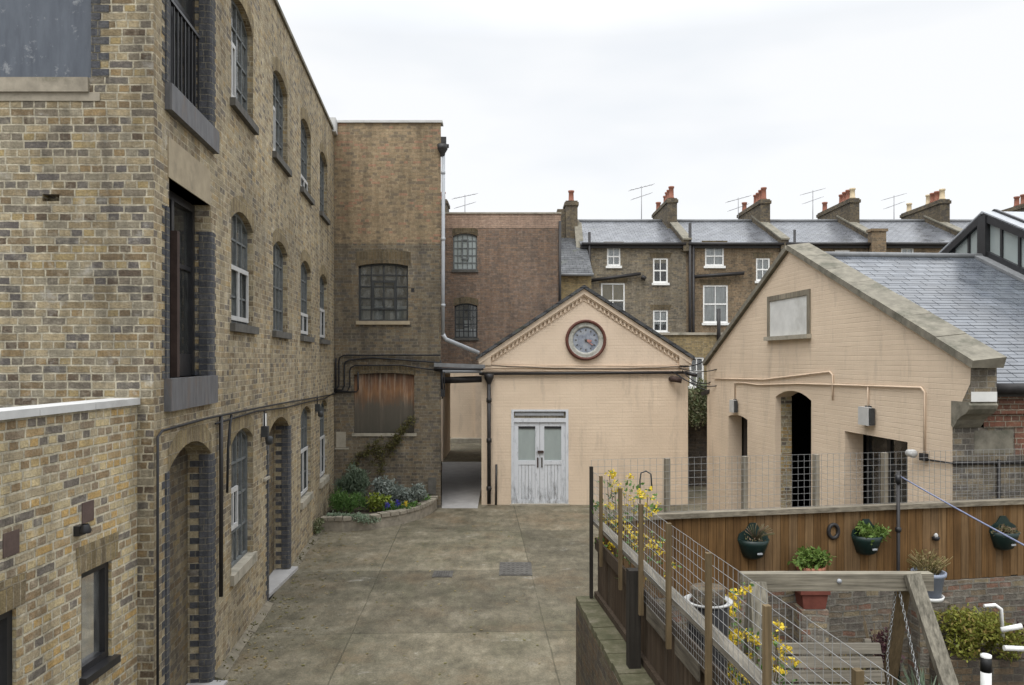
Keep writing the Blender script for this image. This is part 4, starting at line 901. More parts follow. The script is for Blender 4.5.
for s in (S0, S1): lr.hexa([lp(GAP, LZ + .06, DX - .08), lp(s, LZ + .06, DX - .08), lp(s, LZ + .06, DX + 9), lp(GAP, LZ + .06, DX + 9), lp(GAP, LZ + .11, DX - .08), lp(s, LZ + .11, DX - .08), lp(s, LZ + .11, DX + 9), lp(GAP, LZ + .11, DX + 9)])
lr.build('roof_glazing', 'pipe_grey', lt)
br_ = MB()
for s in (S0, S1):
    for q in range(6): br_.beam(lp(GAP, LZ + .13, DX + .2 + q * 1.1), lp(s, LZ + .13, DX + .2 + q * 1.1), .06, .05)
br_.build('glazing_bars', 'frame_black', lt)
MB().face([lp(GAP, .0, DX + 9), lp(S1, .0, DX + 9), lp(S1, LZ, DX + 9), lp(GAP, LZ, DX + 9)]).face([lp(GAP, .0, DX + 9), lp(S0, .0, DX + 9), lp(S0, LZ, DX + 9), lp(GAP, LZ, DX + 9)]).build('end_wall', 'in_wall', lt)
MB().beam(lp(GAP, .03, DX - .16), lp(S1, .03, DX - .16), .22, .05).beam(lp(GAP, .03, DX - .16), lp(S0, .03, DX - .16), .22, .05).build('lead_flashing', 'lead', lt)
# conduits and lamps on the gable wall
pipe(GAB, [(.55, 3.35, .02), (1.8, 3.37, .02), (3.5, 3.40, .02), (6.20, 3.60, .02), (6.30, 3.55, .02), (6.30, 3.12, .02)], .014, 'pipe_peach', GB, 'conduit')
pipe(GAB, [(1.90, 2.88, .02), (1.90, 3.28, .02), (2.4, 3.30, .02), (3.2, 3.28, .02), (5.0, 3.36, .02), (7.5, 3.40, .02), (8.75, 3.42, .02), (8.82, 3.36, .02), (8.82, 2.5, .02)], .014, 'pipe_peach', GB, 'conduit')
pipe(GAB, [(7.40, 3.0, .02), (7.40, 3.40, .02)], .012, 'pipe_peach', GB, 'conduit')
for t, z, hw in ((1.90, 2.76, .12), (7.40, 2.93, .145)):
    MB().fbox(GAB, t - hw, t + hw, z - .14, z + .14, .03, .10).build('floodlight', 'lamp_white', GB)
    MB().fbox(GAB, t - hw * .5, t + hw * .5, z - .1, z + .16, 0, .03).fbox(GAB, t + hw, t + hw + .05, z - .13, z + .13, .02, .09).build('floodlight_bracket', 'metal_dark', GB)
MB().fbox(GAB, 8.76, 8.88, 2.42, 2.52, 0, .06).build('sensor_box', 'frame_black', GB)
MB().lathe([(0, -.02), (.05, 0), (.06, .12), (.035, .16), (0, .16)], GAB(8.58, 2.50, .10), 12, (GAB.N, Vector((0, 0, 1)), GAB.U)).build('spot_lamp', 'lamp_white', GB)
pipe(GAB, [(8.85, 2.44, .02), (GE - .02, 2.46, .03), (GE + .02, 2.46, .0)], .012, 'cable', GB, 'conduit')
pipe(FLK, [(.0, 2.46, .02), (1.3, 2.46, .02)], .025, 'pipe_black', GB, 'conduit'); pipe(FLK, [(.62, 2.5, .03), (.62, .6, .03)], .022, 'pipe_black', GB, 'drainpipe')
MB().fbox(FLK, 1.02, 1.5, 2.32, 2.62, .02, .14).build('meter_box', 'lamp_white', GB)

# wall with creeper behind the alley, overhead cables
aw = thing('alley_wall', 'sooty brick wall closing the narrow alley between the two peach gables', 'wall', (5.6, 23.5, 0))
MB().box(4.64, 9, 23.5, 23.8, 0, 2.05).build('wall', 'dark_brick', aw)
MB().box(4.64, 9, 23.46, 23.84, 2.05, 2.10).build('coping', 'coping', aw)
iv = MB()
for x in (4.9, 5.25, 5.6, 5.95, 6.3): leaves(iv, (x, 23.2, 2.40 + R.uniform(-.1, .1)), (.40, .35, .80), 1500, .10, rnd=R)
tag(iv.build('ivy', 'lf_ivy', origin=(5.6, 23.4, 2.0)), 'dusty ivy heaped on top of the brick wall at the end of the alley', 'ivy')
oc = thing('overhead_cables', 'loose black cables slung between the clock gable corner and the plain gable', 'cable', (4.7, 20.3, 3.4))
for a, b, s in (((4.35, 20.4, 3.6), (5.02, 18.6, 3.62), .10), ((4.2, 20.4, 3.5), (5.0, 18.7, 3.2), .16), ((4.3, 20.38, 3.44), (4.95, 19.35, 3.0), .05), ((4.4, 20.4, 3.62), (4.95, 19.3, 3.9), .08), ((4.45, 20.4, 3.52), (5.0, 19.0, 3.35), .22)): MB().tube(drape(a, b, s, 8), .013, 6).build('cable', 'cable', oc)
MB().tube([(4.52, 20.35, 3.47), (4.80, 20.25, 3.40)], .05, 8).beam((4.80, 19.7, 2.95), (5.05, 18.95, 3.10), .08, .10).build('bracket', 'pipe_black', oc)

# ================================================================== TERRACE BEHIND
TER = Frame((0, 35, 0), (1, 0, 0), (0, -1, 0)); RY, RTZ, EZ = 39., 10.72, 9.0
tx = lambda px: (px - 512) / F * 35
tz = lambda v: CAMZ + (360 - v) / F * 35
def pot(parent, x, y, z, mat, h=.55, r=.14):
    return MB().lathe([(r * .95, 0), (r * 1.1, .05), (r * .88, .08), (r * .8, h - .1), (r * 1.02, h - .07), (r * 1.02, h), (r * .75, h), (r * .7, h - .15)], (x, y, z), 12).build('chimney_pot', mat, parent)
def stack(parent, x, y0, y1, z, pots, w=.46):
    c = MB().box(x - w / 2, x + w / 2, y0, y1, 7.5, z - .22).box(x - w / 2 - .05, x + w / 2 + .05, y0 - .05, y1 + .05, z - .22, z - .07).box(x - w / 2, x + w / 2, y0, y1, z - .07, z).build('chimney', 'chim', parent)
    for y, m, h in pots: pot(c, x, y, z, m, h * .86)
    return c
def aerial(parent, x, y, z0, z1, ang, n=6):
    m = MB().tube([(x, y, z0), (x, y, z1)], .02, 6); ca, sa = math.cos(ang), math.sin(ang)
    for zz, L_, nn in ((z1 - .05, .62, n), (z1 - .5, .5, 4)):
        a = Vector((x - ca * L_, y - sa * L_, zz - .2)); b = Vector((x + ca * L_, y + sa * L_, zz + .16)); m.tube([a, b], .016, 6)
        for k in range(nn):
            p = a.lerp(b, k / (nn - 1)); m.tube([p + Vector((-sa * .22, ca * .22, 0)), p + Vector((sa * .22, -ca * .22, 0))], .009, 5)
    return m.build('aerial', 'aerial', parent)
def house(label, x0, x1, brick, wins, stackinfo, pipes=(), aer=None, parapet=True, upper=None):
    h = thing('terraced_house', label, 'house', ((x0 + x1) / 2, 35, 0), 'terraced houses behind the yard')
    hl = [[(a, c), (b, c), (b, d), (a, d)] for a, b, c, d, *_ in wins]
    MB().wall(TER, [(x0, 0), (x1, 0), (x1, EZ), (x0, EZ)], hl, .10).build('wall', brick, h)
    for a, b, c, d, *_ in wins: MB().face([TER(a - .1, d, .005), TER(b + .1, d, .005), TER(b + .16, d + .24, .005), TER(a - .16, d + .24, .005)]).build('arch_brickwork', 'archdark', h)
    MB().box(x0, x1, 37.0, 37.1, 0, EZ).build('inner_wall', 'dark_in', h)
    for a, b, c, d, kw in wins: sash_window(TER, h, a, b, c, d, **kw)
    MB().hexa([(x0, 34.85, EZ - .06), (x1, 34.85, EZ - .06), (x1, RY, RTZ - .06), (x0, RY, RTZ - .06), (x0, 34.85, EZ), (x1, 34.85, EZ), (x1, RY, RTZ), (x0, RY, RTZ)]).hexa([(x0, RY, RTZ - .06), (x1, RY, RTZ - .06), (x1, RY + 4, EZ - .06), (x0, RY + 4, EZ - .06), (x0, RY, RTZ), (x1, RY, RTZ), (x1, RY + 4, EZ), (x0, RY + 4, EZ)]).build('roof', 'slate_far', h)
    MB().tube([(x0, RY, RTZ + .02), (x1, RY, RTZ + .02)], .09, 8).build('ridge', 'lead', h)
    MB().tube([(x0 + .05, 34.78, EZ - .03), (x1 - .05, 34.78, EZ - .03)], .075, 8).box(x0, x1, 34.86, 35.0, EZ - .2, EZ - .07).build('gutter', 'pipe_black', h)
    if parapet:
        x = x1
        MB().prism([(x - .17, 34.75, EZ - .35), (x - .17, 34.75, EZ + .15), (x - .17, RY, RTZ + .24), (x - .17, RY + 3, RTZ - 1.1), (x - .17, RY + 3, EZ - .4)], (.34, 0, 0)).build('party_wall', 'chim', h)
        MB().hexa([(x - .2, 34.7, EZ + .15), (x + .2, 34.7, EZ + .15), (x + .2, RY, RTZ + .24), (x - .2, RY, RTZ + .24), (x - .2, 34.7, EZ + .22), (x + .2, 34.7, EZ + .22), (x + .2, RY, RTZ + .31), (x - .2, RY, RTZ + .31)]).build('party_wall_coping', 'coping', h)
    if stackinfo: stack(h, *stackinfo)
    for p in pipes: MB().tube([Vector(q) for q in p[0]], p[1], 8).build('drainpipe', 'pipe_black', h)
    if aer: aerial(h, *aer)
    return h
def win(px0, px1, v0, v1, **kw): return (tx(px0), tx(px1), tz(v1), tz(v0), kw)
rc = 'pot_red'; cc = 'pot_cream'
hA = house('grey brick terraced house with four white sash windows just behind the clock gable', 3.05, 7.8, 'terrA',
      [win(607, 620.5, 247, 266, curtain=(.08, .9)), win(653, 668, 258, 283, blind=(.8, .95)), win(601, 625, 283, 318, blind=(.45, .95), curtain=(.5, .9)), win(653, 668, 310, 332, curtain=(.35, .9))],
      (7.72, 37.6, 41.6, 11.6, ((37.85, rc, .7), (38.3, rc, .62), (38.75, rc, .6), (39.2, rc, .5), (41.2, rc, .6))),
      (([(tx(589), 34.8, 9.5), (tx(589), 34.8, 2)], .06), ([(tx(590), 34.85, tz(281)), (tx(640), 34.85, tz(274))], .075), ([(tx(641), 34.85, tz(277)), (tx(645), 34.85, tz(279))], .1)), (6.55, 39.5, 10.6, 12.6, .25))
MB().lathe([(.0, 0), (.10, 0), (.10, .25)], (2.7, 36.1, 11.2), 10)
st = stack(hA, 2.75, 36.0, 37.2, 11.15, ((36.3, rc, .6),), .55)
MB().box(2.1, 2.46, 36.2, 37.2, 7, 10.8).build('flue', 'chim', hA)
MB().prism([(2.9, 34.7, EZ - 1.0), (2.9, 34.7, EZ - .55), (2.9, 36.2, 10.1), (2.9, RY, RTZ + .24), (2.9, RY, 8)], (.30, 0, 0)).build('party_wall', 'chim', hA)
MB().hexa([(2.88, 34.68, EZ - .55), (3.22, 34.68, EZ - .55), (3.22, 36.2, 10.1), (2.88, 36.2, 10.1), (2.88, 34.68, EZ - .47), (3.22, 34.68, EZ - .47), (3.22, 36.2, 10.18), (2.88, 36.2, 10.18)]).build('party_wall_coping', 'coping', hA)
hB = house('brown brick terraced house with a large pale sash window beside tall twin drainpipes', 7.8, 12.15, 'terrB',
      [win(705, 724, 246, 266, curtain=(.05, .95)), win(703, 728, 285, 323, curtain=(.05, .95)), win(756, 770, 258, 281, curtain=(.05, .95))],
      (12.2, 37.6, 41.4, 11.55, ((37.85, rc, .7), (38.25, rc, .66), (38.65, rc, .6), (39.05, rc, .58), (41.0, rc, .6))),
      (([(tx(689), 34.8, 9.9), (tx(689), 34.8, 2)], .07), ([(tx(692.5), 34.82, 8.9), (tx(692.5), 34.82, 2)], .06), ([(tx(694), 34.85, tz(277)), (tx(743), 34.85, tz(273.5))], .08)), (11.85, 40.9, 10.6, 12.3, .15))
hC = house('brown brick terraced house with its slate roof rising behind the plain gable peak', 12.15, 16.4, 'terrB', [win(835, 850, 250, 272, curtain=(.1, .9))],
      (16.5, 37.6, 41.6, 11.6, ((37.85, cc, .6), (38.3, rc, .62), (38.7, rc, .6), (39.1, rc, .55), (41.2, rc, .6))), (([(tx(793), 34.8, 9.6), (tx(793), 34.8, 5)], .06),), (15.6, 40.5, 10.6, 12.6, .3))
hD = house('brown brick terraced house with cream and red pots on its chimney', 16.4, 20.75, 'terrB', [win(901, 914, 247.5, 262, curtain=(.1, .9))],
      (20.85, 37.6, 41.4, 11.55, ((37.85, cc, .62), (38.3, rc, .6), (38.7, rc, .6), (39.1, cc, .6), (41.0, cc, .55))), (), (20.2, 41.3, 10.6, 12.5, .25))
MB().box(tx(868), tx(882), 34.6, 35.0, 7.5, 9.5).box(tx(866.5), tx(883.5), 34.55, 35.05, 9.5, 9.62).build('brick_pier', 'terrB', hD)
hE = house('terraced house at the far end, mostly behind the glazed lantern', 20.75, 25.2, 'terrB', [win(985, 1000, 252, 275)],
      (25.4, 37.6, 41.4, 11.5, ((37.85, rc, .6), (38.3, rc, .6), (38.8, rc, .6), (39.3, rc, .6))), ())
hF = house('house behind the brown block of which only a chimney and an aerial show', -9, 2.2, 'terrA', [], (-3.45, 38.6, 40.0, 11.75, ((39.0, rc, .5),)), (), (-2.35, 39.0, 10.7, 12.05, .5), False)
# yellow lean-to with slate roof in the corner
lt_ = thing('yellow_brick_annexe', 'narrow yellow brick annexe with a small steep slate roof between brown block and terrace', 'building', (2.3, 32.5, 0))
MB().box(1.72, 3.30, 32.5, 34.6, 0, 7.35).build('wall', 'terrY', lt_)
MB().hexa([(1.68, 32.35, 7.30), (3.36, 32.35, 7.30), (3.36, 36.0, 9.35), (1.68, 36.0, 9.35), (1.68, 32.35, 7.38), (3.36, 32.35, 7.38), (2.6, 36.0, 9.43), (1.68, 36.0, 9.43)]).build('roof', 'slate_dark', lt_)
MB().tube([(1.7, 32.3, 7.33), (3.38, 32.3, 7.33)], .06, 8).build('gutter', 'lead', lt_)
# low rear extension
RX = Frame((0, 29, 0), (1, 0, 0), (0, -1, 0)); rx = lambda p: (p - 512) / F * 29; rz = lambda v: CAMZ + (360 - v) / F * 29
ex = thing('rear_extension', 'flat topped olive brick extension with one white window above the alley', 'building', (6, 29, 0))
MB().wall(RX, [(2.6, 0), (9.5, 0), (9.5, rz(335)), (2.6, rz(335))], [[(rx(689.5), rz(386)), (rx(704), rz(386)), (rx(704), rz(357)), (rx(689.5), rz(357))]], .1).build('wall', 'terrY', ex)
MB().box(2.6, 9.5, 28.93, 33, rz(335), rz(332.5)).build('roof', 'concrete', ex)
MB().box(2.6, 9.5, 30.5, 30.6, 0, 4.7).build('inner_wall', 'in_wall', ex)
sash_window(RX, ex, rx(689.5), rx(704), rz(386), rz(357), curtain=(.05, .9))
MB().tube([(rx(718), 28.9, rz(352)), (rx(718), 28.9, rz(309))], .07, 8).build('vent_pipe', 'pipe_black', ex)

# ================================================================== PLANTER IN THE CORNER
arc = [(-4.26, 17.35), (-3.75, 17.28), (-3.15, 17.5), (-2.6, 17.98), (-2.2, 18.65), (-1.98, 19.4), (-1.93, 20.08)]
pt = thing('brick_planter', 'low curved brick planter in the corner by the boarded opening', 'planter', (-3.3, 18.6, 0))
m = MB()
def inset(k, d):
    p = Vector((*arc[k], 0)); a = Vector((*arc[max(k - 1, 0)], 0)); b = Vector((*arc[min(k + 1, len(arc) - 1)], 0)); t = (b - a).normalized(); return p + Vector((-t.y, t.x, 0)) * d
for k in range(len(arc) - 1):
    a0, b0, a1, b1 = inset(k, 0), inset(k + 1, 0), inset(k, .2), inset(k + 1, .2); z = Vector((0, 0, .24)); m.hexa([a0, b0, b1, a1, a0 + z, b0 + z, b1 + z, a1 + z])
m.build('wall', 'stone', pt)
m = MB()
for k in range(len(arc) - 1):
    n = 3
    for q in range(n):
        u0, u1 = q / n + .02, (q + 1) / n - .02; a0, b0, a1, b1 = inset(k, -.03), inset(k + 1, -.03), inset(k, .22), inset(k + 1, .22)
        z0, z1 = Vector((0, 0, .24)), Vector((0, 0, .31 + R.uniform(-.015, .015)))
        c = [a0.lerp(b0, u0), a0.lerp(b0, u1), a1.lerp(b1, u1), a1.lerp(b1, u0)]; m.hexa([p + z0 for p in c] + [p + z1 for p in c])
m.build('coping', 'stone', pt)
soil = [inset(k, .1) + Vector((0, 0, .22)) for k in range(len(arc))] + [Vector((-4.5, 20.08, .22))]
MB().face(soil).build('soil', 'soil', pt)
def plant(name, label, cat, parts, loc, group=None):
    if len(parts) == 1: return tag(parts[0][1].build(parts[0][0], parts[0][2], origin=loc), label, cat, group)
    t = thing(name, label, cat, loc, group)
    for pn, mb, mat in parts: mb.build(pn, mat, t)
    return t
m = MB()
for _ in range(9): leaves(m, (-3.98 + R.uniform(-.38, .38), 19.15 + R.uniform(-.3, .3), .72 + R.uniform(-.25, .25)), (.26, .24, .34), 420, .10, up=1.3, thin=.22, floor=.22)
plant('rosemary_bush', 'tall grey-green rosemary bush against the wall in the brick planter', 'shrub', [('rosemary_bush', m, 'lf_rosemary')], (-3.95, 19.1, .2))
m = MB()
for _ in range(6): leaves(m, (-3.78 + R.uniform(-.32, .32), 18.3 + R.uniform(-.2, .2), .38 + R.uniform(-.06, .1)), (.22, .2, .26), 420, .085, up=1.5, thin=.18, floor=.22)
plant('lavender_clump', 'green spiky clump in front of the rosemary', 'shrub', [('lavender_clump', m, 'lf_green')], (-3.7, 18.3, .2))
m = leaves(MB(), (-3.12, 18.55, .42), (.30, .28, .26), 620, .09)
plant('lime_bush', 'small lime green leafy plant in the middle of the planter', 'plant', [('lime_bush', m, 'lf_lime')], (-3.1, 18.5, .2))
m = leaves(MB(), (-2.93, 19.3, .60), (.55, .42, .42), 2400, .08, up=.4)
plant('silver_shrub', 'domed silver-green shrub, taller of the two silver mounds', 'shrub', [('silver_shrub', m, 'lf_grey')], (-2.95, 19.3, .2))
m = leaves(MB(), (-2.42, 19.25, .48), (.45, .38, .32), 1800, .07, up=.3)
plant('silver_shrub', 'spreading silver shrub at the passage end of the planter', 'shrub', [('silver_shrub', m, 'lf_grey')], (-2.45, 19.3, .2))
m = leaves(MB(), (-2.6, 18.6, .30), (.40, .3, .12), 600, .07); leaves(m, (-2.15, 19.5, .36), (.2, .25, .16), 260, .07)
plant('ground_cover', 'low fresh green cover along the planter edge', 'plant', [('ground_cover', m, 'lf_green')], (-2.5, 18.8, .2))
m = leaves(MB(), (-3.30, 17.42, .27), (.40, .16, .15), 1500, .045); leaves(m, (-3.85, 17.42, .32), (.32, .14, .08), 700, .045)
plant('trailing_plant', 'pale trailing plant spilling over the planter edge', 'plant', [('trailing_plant', m, 'lf_pale')], (-3.4, 17.4, .25))
for x, y in ((-2.90, 18.15), (-2.68, 18.3)):
    st_ = MB(); blades(st_, (x, y, .2), .07, 24, .28, .012, .3); fl = leaves(MB(), (x, y, .43), (.065, .065, .10), 160, .035)
    plant('hyacinth', 'violet blue hyacinth spike in the planter, ' + ('next to the lime plant' if x < -2.8 else 'nearer the silver mounds'), 'flower', [('leaf_tuft', st_, 'lf_green'), ('flower', fl, 'lf_bluefl')], (x, y, .2), 'hyacinths in the planter')
st_ = MB(); blades(st_, (-2.50, 18.35, .2), .08, 30, .25, .01, .3); fl = leaves(MB(), (-2.5, 18.35, .42), (.08, .06, .07), 70, .035)
plant('daffodil', 'small pale and yellow flower beside the blue hyacinths', 'flower', [('leaf_tuft', st_, 'lf_green'), ('flower', fl, 'lf_yellow')], (-2.5, 18.35, .2))
cv = MB(); cs = MB()
for (u0, v0), (u1, v1) in (((352, 466), (378, 440)), ((372, 462), (408, 424)), ((380, 470), (398, 436)), ((396, 440), (413, 418)), ((360, 455), (392, 446))):
    a = at(u0, v0, 20.05); b = at(u1, v1, 20.05); pts = [a.lerp(b, k / 6) + Vector((R.uniform(-.05, .05), -.02, R.uniform(-.04, .04))) for k in range(7)]; cs.tube(pts, .010, 5)
    for p in pts: leaves(cv, p + Vector((0, -.03, 0)), (.16, .05, .13), 46, .055)
plant('creeper', 'straggling creeper climbing the sooty brick below the boarded opening', 'creeper', [('stem', cs, 'stem'), ('foliage', cv, 'lf_vine')], (-3.3, 20.0, .2))
m = leaves(MB(), (-4.22, 16.9, .18), (.16, .3, .2), 420, .07, floor=.01)
plant('weed_clump', 'dark weeds at the foot of the warehouse beside the planter', 'weed', [('weed_clump', m, 'lf_ivy')], (-4.2, 16.9, 0))
wd = MB()
for _ in range(26):
    t = R.uniform(1.5, 12); p = FAC(t, 0, R.uniform(.03, .10)); leaves(wd, p + Vector((0, 0, .03)), (.06, .06, .05), 14, .035, floor=.01)
wo = wd.build('weeds', 'lf_vine', origin=(-4, 13, 0)); wo['kind'] = 'stuff'
ld_ = MB()
for _ in range(520):
    x = R.uniform(-3.9, .6); y = R.uniform(8.5, 20.3)
    if R.random() < .7: y2 = y; x = -3.2 - .0956 * (y - 7.3) + abs(R.gauss(0, .35))
    p = Vector((x, y, .008)); a = R.uniform(0, 6.28); s_ = R.uniform(.015, .04); u = Vector((math.cos(a), math.sin(a), R.uniform(-.1, .2))) * s_; vv = Vector((-math.sin(a), math.cos(a), 0)) * s_ * .6
    ld_.face([p - u, p + vv, p + u, p - vv])
lo_ = ld_.build('leaf_litter', 'lf_dry', origin=(-2, 14, 0)); lo_['kind'] = 'stuff'

kb = MB()
for a, b in ((1.95, 4.88), (6.8, 9.9)):
    k = a
    while k < b - .05:
        e = min(k + R.uniform(.7, 1.1), b); w_ = R.uniform(.09, .13); kb.hexa([FAC(k, -.02, .002), FAC(e - .01, -.02, .002), FAC(e - .01, -.02, w_), FAC(k, -.02, w_), FAC(k, .06, .002), FAC(e - .01, .06, .002), FAC(e - .01, .012, w_), FAC(k, .012, w_)]); k = e
struct(kb.build('kerb_fillet', 'fillet'))
# covers in the yard
def cover(name, label, x0, x1, y0, y1):
    t = thing(name, label, 'drain cover', ((x0 + x1) / 2, (y0 + y1) / 2, 0))
    MB().box(x0, x1, y0, y1, -.02, .010).build('frame', 'iron', t)
    m = MB().box(x0 + .03, x1 - .03, y0 + .03, y1 - .03, -.02, .018)
    n = 6
    for k in range(n):
        for j in range(n): 
            a = x0 + .05 + (x1 - x0 - .1) * (k + .2) / n; b = y0 + .05 + (y1 - y0 - .1) * (j + .2) / n; m.box(a, a + (x1 - x0) * .07, b, b + (y1 - y0) * .07, .018, .022)
    m.build('lid', 'iron', t)
cover('manhole_cover', 'square rusty iron manhole cover in the courtyard concrete', -.23, .36, 13.75, 14.65)
cover('drain_grate', 'small dark iron drain cover, the smaller of the two covers', -1.40, -1.05, 13.65, 14.05)

# ================================================================== GARDEN: LOW WALL, FENCES
LF = Frame((.92, 8.45, 0), (.105, -1, 0), (-1, -.105, 0))          # left fence, t runs towards the camera, N to the yard
BF = Frame((.85, 8.45, 0), (1, .2, 0), (.2, -1, 0))                # back fence, N to the camera
bl_ = BF.U.length
lw = thing('low_brick_wall', 'low mossy brick wall carrying the slatted fence beside the yard', 'wall', (.8, 7, 0))
def lwx(t): return LF(t, 0, .15)
m = MB(); a0, a1 = LF(-.06, 0, .22), LF(7.5, 0, .40); b0, b1 = LF(-.06, 0, -.12), LF(7.5, 0, -.12); z = Vector((0, 0, 1.17))
m.hexa([a0, a1, b1, b0, a0 + z, a1 + z, b1 + z, b0 + z]).build('wall', 'lowwall', lw)
m = MB()
for k in range(68):
    u0, u1 = k / 68 + .0002, (k + 1) / 68 - .0002; zz = Vector((0, 0, 1.17)); z2 = Vector((0, 0, 1.235 + R.uniform(-.004, .004)))
    c = [a0.lerp(a1, u0), a0.lerp(a1, u1), b0.lerp(b1, u1), b0.lerp(b1, u0)]
    j = Vector((R.uniform(-.006, .006), 0, 0)); m.hexa([p + zz + j for p in c] + [p + z2 + j for p in c])
m.build('coping', 'mossy', lw)
lf = thing('slatted_fence', 'dark slatted timber fence with tall thin posts and wire running along the low wall', 'fence', (.85, 8.45, 0))
m = MB(); t = .0
while t < 6.6:
    wd_ = R.uniform(.085, .105); m.fbox(LF, t, t + wd_ - .006, 1.27, 1.74 + R.uniform(-.008, .008), -.03 + R.uniform(-.004, .004), -.008); t += wd_
m.build('boards', 'fence_dark', lf)
MB().fbox(LF, -.02, 6.6, 2.03, 2.07, -.045, .05).build('top_rail', 'rail_y', lf)
MB().fbox(LF, 0, 6.6, 1.76, 1.88, .0, .025).build('middle_rail', 'fence_dark', lf)
MB().fbox(LF, 0, 6.6, 1.24, 1.30, -.01, .03).build('bottom_rail', 'fence_dark', lf)
ptx = [(0.03, 2.66, 1.24, .05, 'post_dark'), (.50, 2.63, 1.70, .045, 'post'), (1.31, 2.63, 1.70, .045, 'post'), (2.02, 2.61, 1.70, .05, 'post'), (2.77, 2.605, 1.70, .05, 'post'), (3.59, 2.58, 1.70, .05, 'post'), (4.44, 2.55, 1.70, .05, 'post'), (5.3, 2.55, 1.70, .05, 'post'), (6.1, 2.55, 1.7, .05, 'post')]
for t, z1, z0, w_, mt in ptx: MB().fbox(LF, t - w_ * .36, t + w_ * .36, z0, z1 + R.uniform(-.02, .02), .052, .052 + w_ * .7).build('post', mt, lf)
for t in (1.92, 5.8): MB().fbox(LF, t - .05, t + .05, 1.235, 2.05, .055, .155).build('support_post', 'post_dark', lf)
def mesh_wire(fr, t0, t1, z0, z1, cell, d, r=.0013):
    m = MB(); n = int((t1 - t0) / cell); z1 = z0 + round((z1 - z0) / cell) * cell
    for k in range(n + 1): 
        t = t0 + k * cell; e = R.uniform(-.004, .004); m.fbox(fr, t - r + e, t + r + e, z0, z1, d - r, d + r)
    k = z0
    while k <= z1 + .001:
        q = t0
        while q < t1 - .01:
            e = min(q + .8, t1); m.hexa([fr(q, k - r, d + r), fr(e, k - r + .003, d + r), fr(e, k - r + .003, d + 3 * r), fr(q, k - r, d + 3 * r), fr(q, k + r, d + r), fr(e, k + r + .003, d + r), fr(e, k + r + .003, d + 3 * r), fr(q, k + r, d + 3 * r)]); q = e
        k += cell
    return m
mesh_wire(LF, .03, 6.5, 2.07, 2.58, .075, .047).build('wire_mesh', 'wire', lf)
mesh_wire(LF, 1.9, 6.5, 1.80, 2.06, .05, .030).build('lower_wire_mesh', 'wire', lf)
for t, z1, z0, w_, mt in ptx[3:8]: MB().fbox(LF, t + .05, t + .55, 1.68, 1.80, .027, .04).build('mending_board', 'mend', lf)

BL = 6.4
bf = thing('board_fence', 'golden brown close-boarded fence with grey top rail behind the garden', 'fence', (.85, 8.45, 0))
m = MB(); t = .1
while t < BL + 2:
    wd_ = R.uniform(.088, .11); m.fbox(BF, t, t + wd_ - .005, 1.18 + R.uniform(-.01, .01), 2.045, -.025 + R.uniform(-.005, .004), R.uniform(-.002, .003)); t += wd_
m.build('boards', 'fence_wood', bf)
MB().fbox(BF, .13, BL + 2, 2.05, 2.105, -.06, .045).build('top_rail', 'rail', bf)
MB().fbox(BF, .13, BL + 2, 1.22, 1.29, -.075, -.03).fbox(BF, .13, BL + 2, 1.9, 1.97, -.075, -.03).build('back_rail', 'fence_dark', bf)
for t in (.92, 1.86, 2.76, 3.66): MB().fbox(BF, t - .025, t + .025, 1.1, 2.70, -.135, -.065).build('post', 'post_grey', bf)
mesh_wire(BF, .03, BL + 2, 2.11, 2.68, .075, -.055, .0015).build('wire_mesh', 'wire', bf)
gwl = thing('garden_brick_wall', 'rough mixed brick garden wall beneath the close-boarded fence', 'wall', (3.5, 8.9, 0))
MB().fbox(BF, .1, BL + 2, 0, 1.17, -.24, .03).build('wall', 'garden', gwl)


def bt(u): return ((u - 512) / F * 8.28 - .85 + 0) / (1 - .2 * (u - 512) / F)     # distance along the back fence whose point stands at that bearing
def bz_(u, v, d=0): p = BF(bt(u) * 1.0198, 0, d); return CAMZ + (360 - v) / F * p.y
def btu(u): return bt(u) * 1.0198
# wall planters hanging on the fence
def wall_planter(u, v, label, filler, mats, sc=1.):
    t, z = btu(u), bz_(u, v); p = BF(t, z, .005)
    h = thing('wall_planter', label, 'hanging planter', p, 'green plastic wall planters on the fence')
    ax_ = (BF.U, BF.N, Vector((0, 0, 1))); 
    MB().lathe([(.06 * sc, -.20 * sc), (.12 * sc, -.17 * sc), (.17 * sc, -.03 * sc), (.19 * sc, .03 * sc), (.165 * sc, .03 * sc), (.15 * sc, .0), (.0, -.02 * sc)], p, 18, ax_, 0, math.pi).lathe([(.0, -.20 * sc), (.06 * sc, -.20 * sc)], p, 18, ax_, 0, math.pi).build('bowl', 'plastic_green', h)
    m = MB(); c = [(-.19, .03), (-.175, .09), (-.09, .14), (-.035, .215), (.035, .215), (.09, .14), (.175, .09), (.19, .03), (.11, -.17), (-.11, -.17)]
    m.prism([BF(t + a * sc, z + b * sc, .004) for a, b in c], BF.N * .018); m.build('back_plate', 'plastic_green', h)
    q = p + BF.N * .07 + Vector((0, 0, .05)); filler(q, h)
    MB().fbox(BF, t - .03, t + .03, z - .115, z - .095, .168, .175).build('maker_tab', 'pipe_grey', h)
    return h
def fill_dry(q, h):
    m = MB()
    for _ in range(26):
        a = R.uniform(0, 3.14); d = Vector((math.cos(a) * R.uniform(.3, 1.2), -.3, R.uniform(.2, 1))).normalized(); m.tube([q - Vector((0, 0, .03)), q + d * .1, q + d * .2 + Vector((.02, 0, -.01))], .0035, 4)
    leaves(m, q, (.14, .07, .06), 90, .03); m.build('dry_stems', 'lf_succ', h)
def fill_green(q, h): leaves(MB(), q + Vector((.02, 0, 0)), (.20, .13, .15), 640, .05).build('foliage', 'lf_fresh', h)
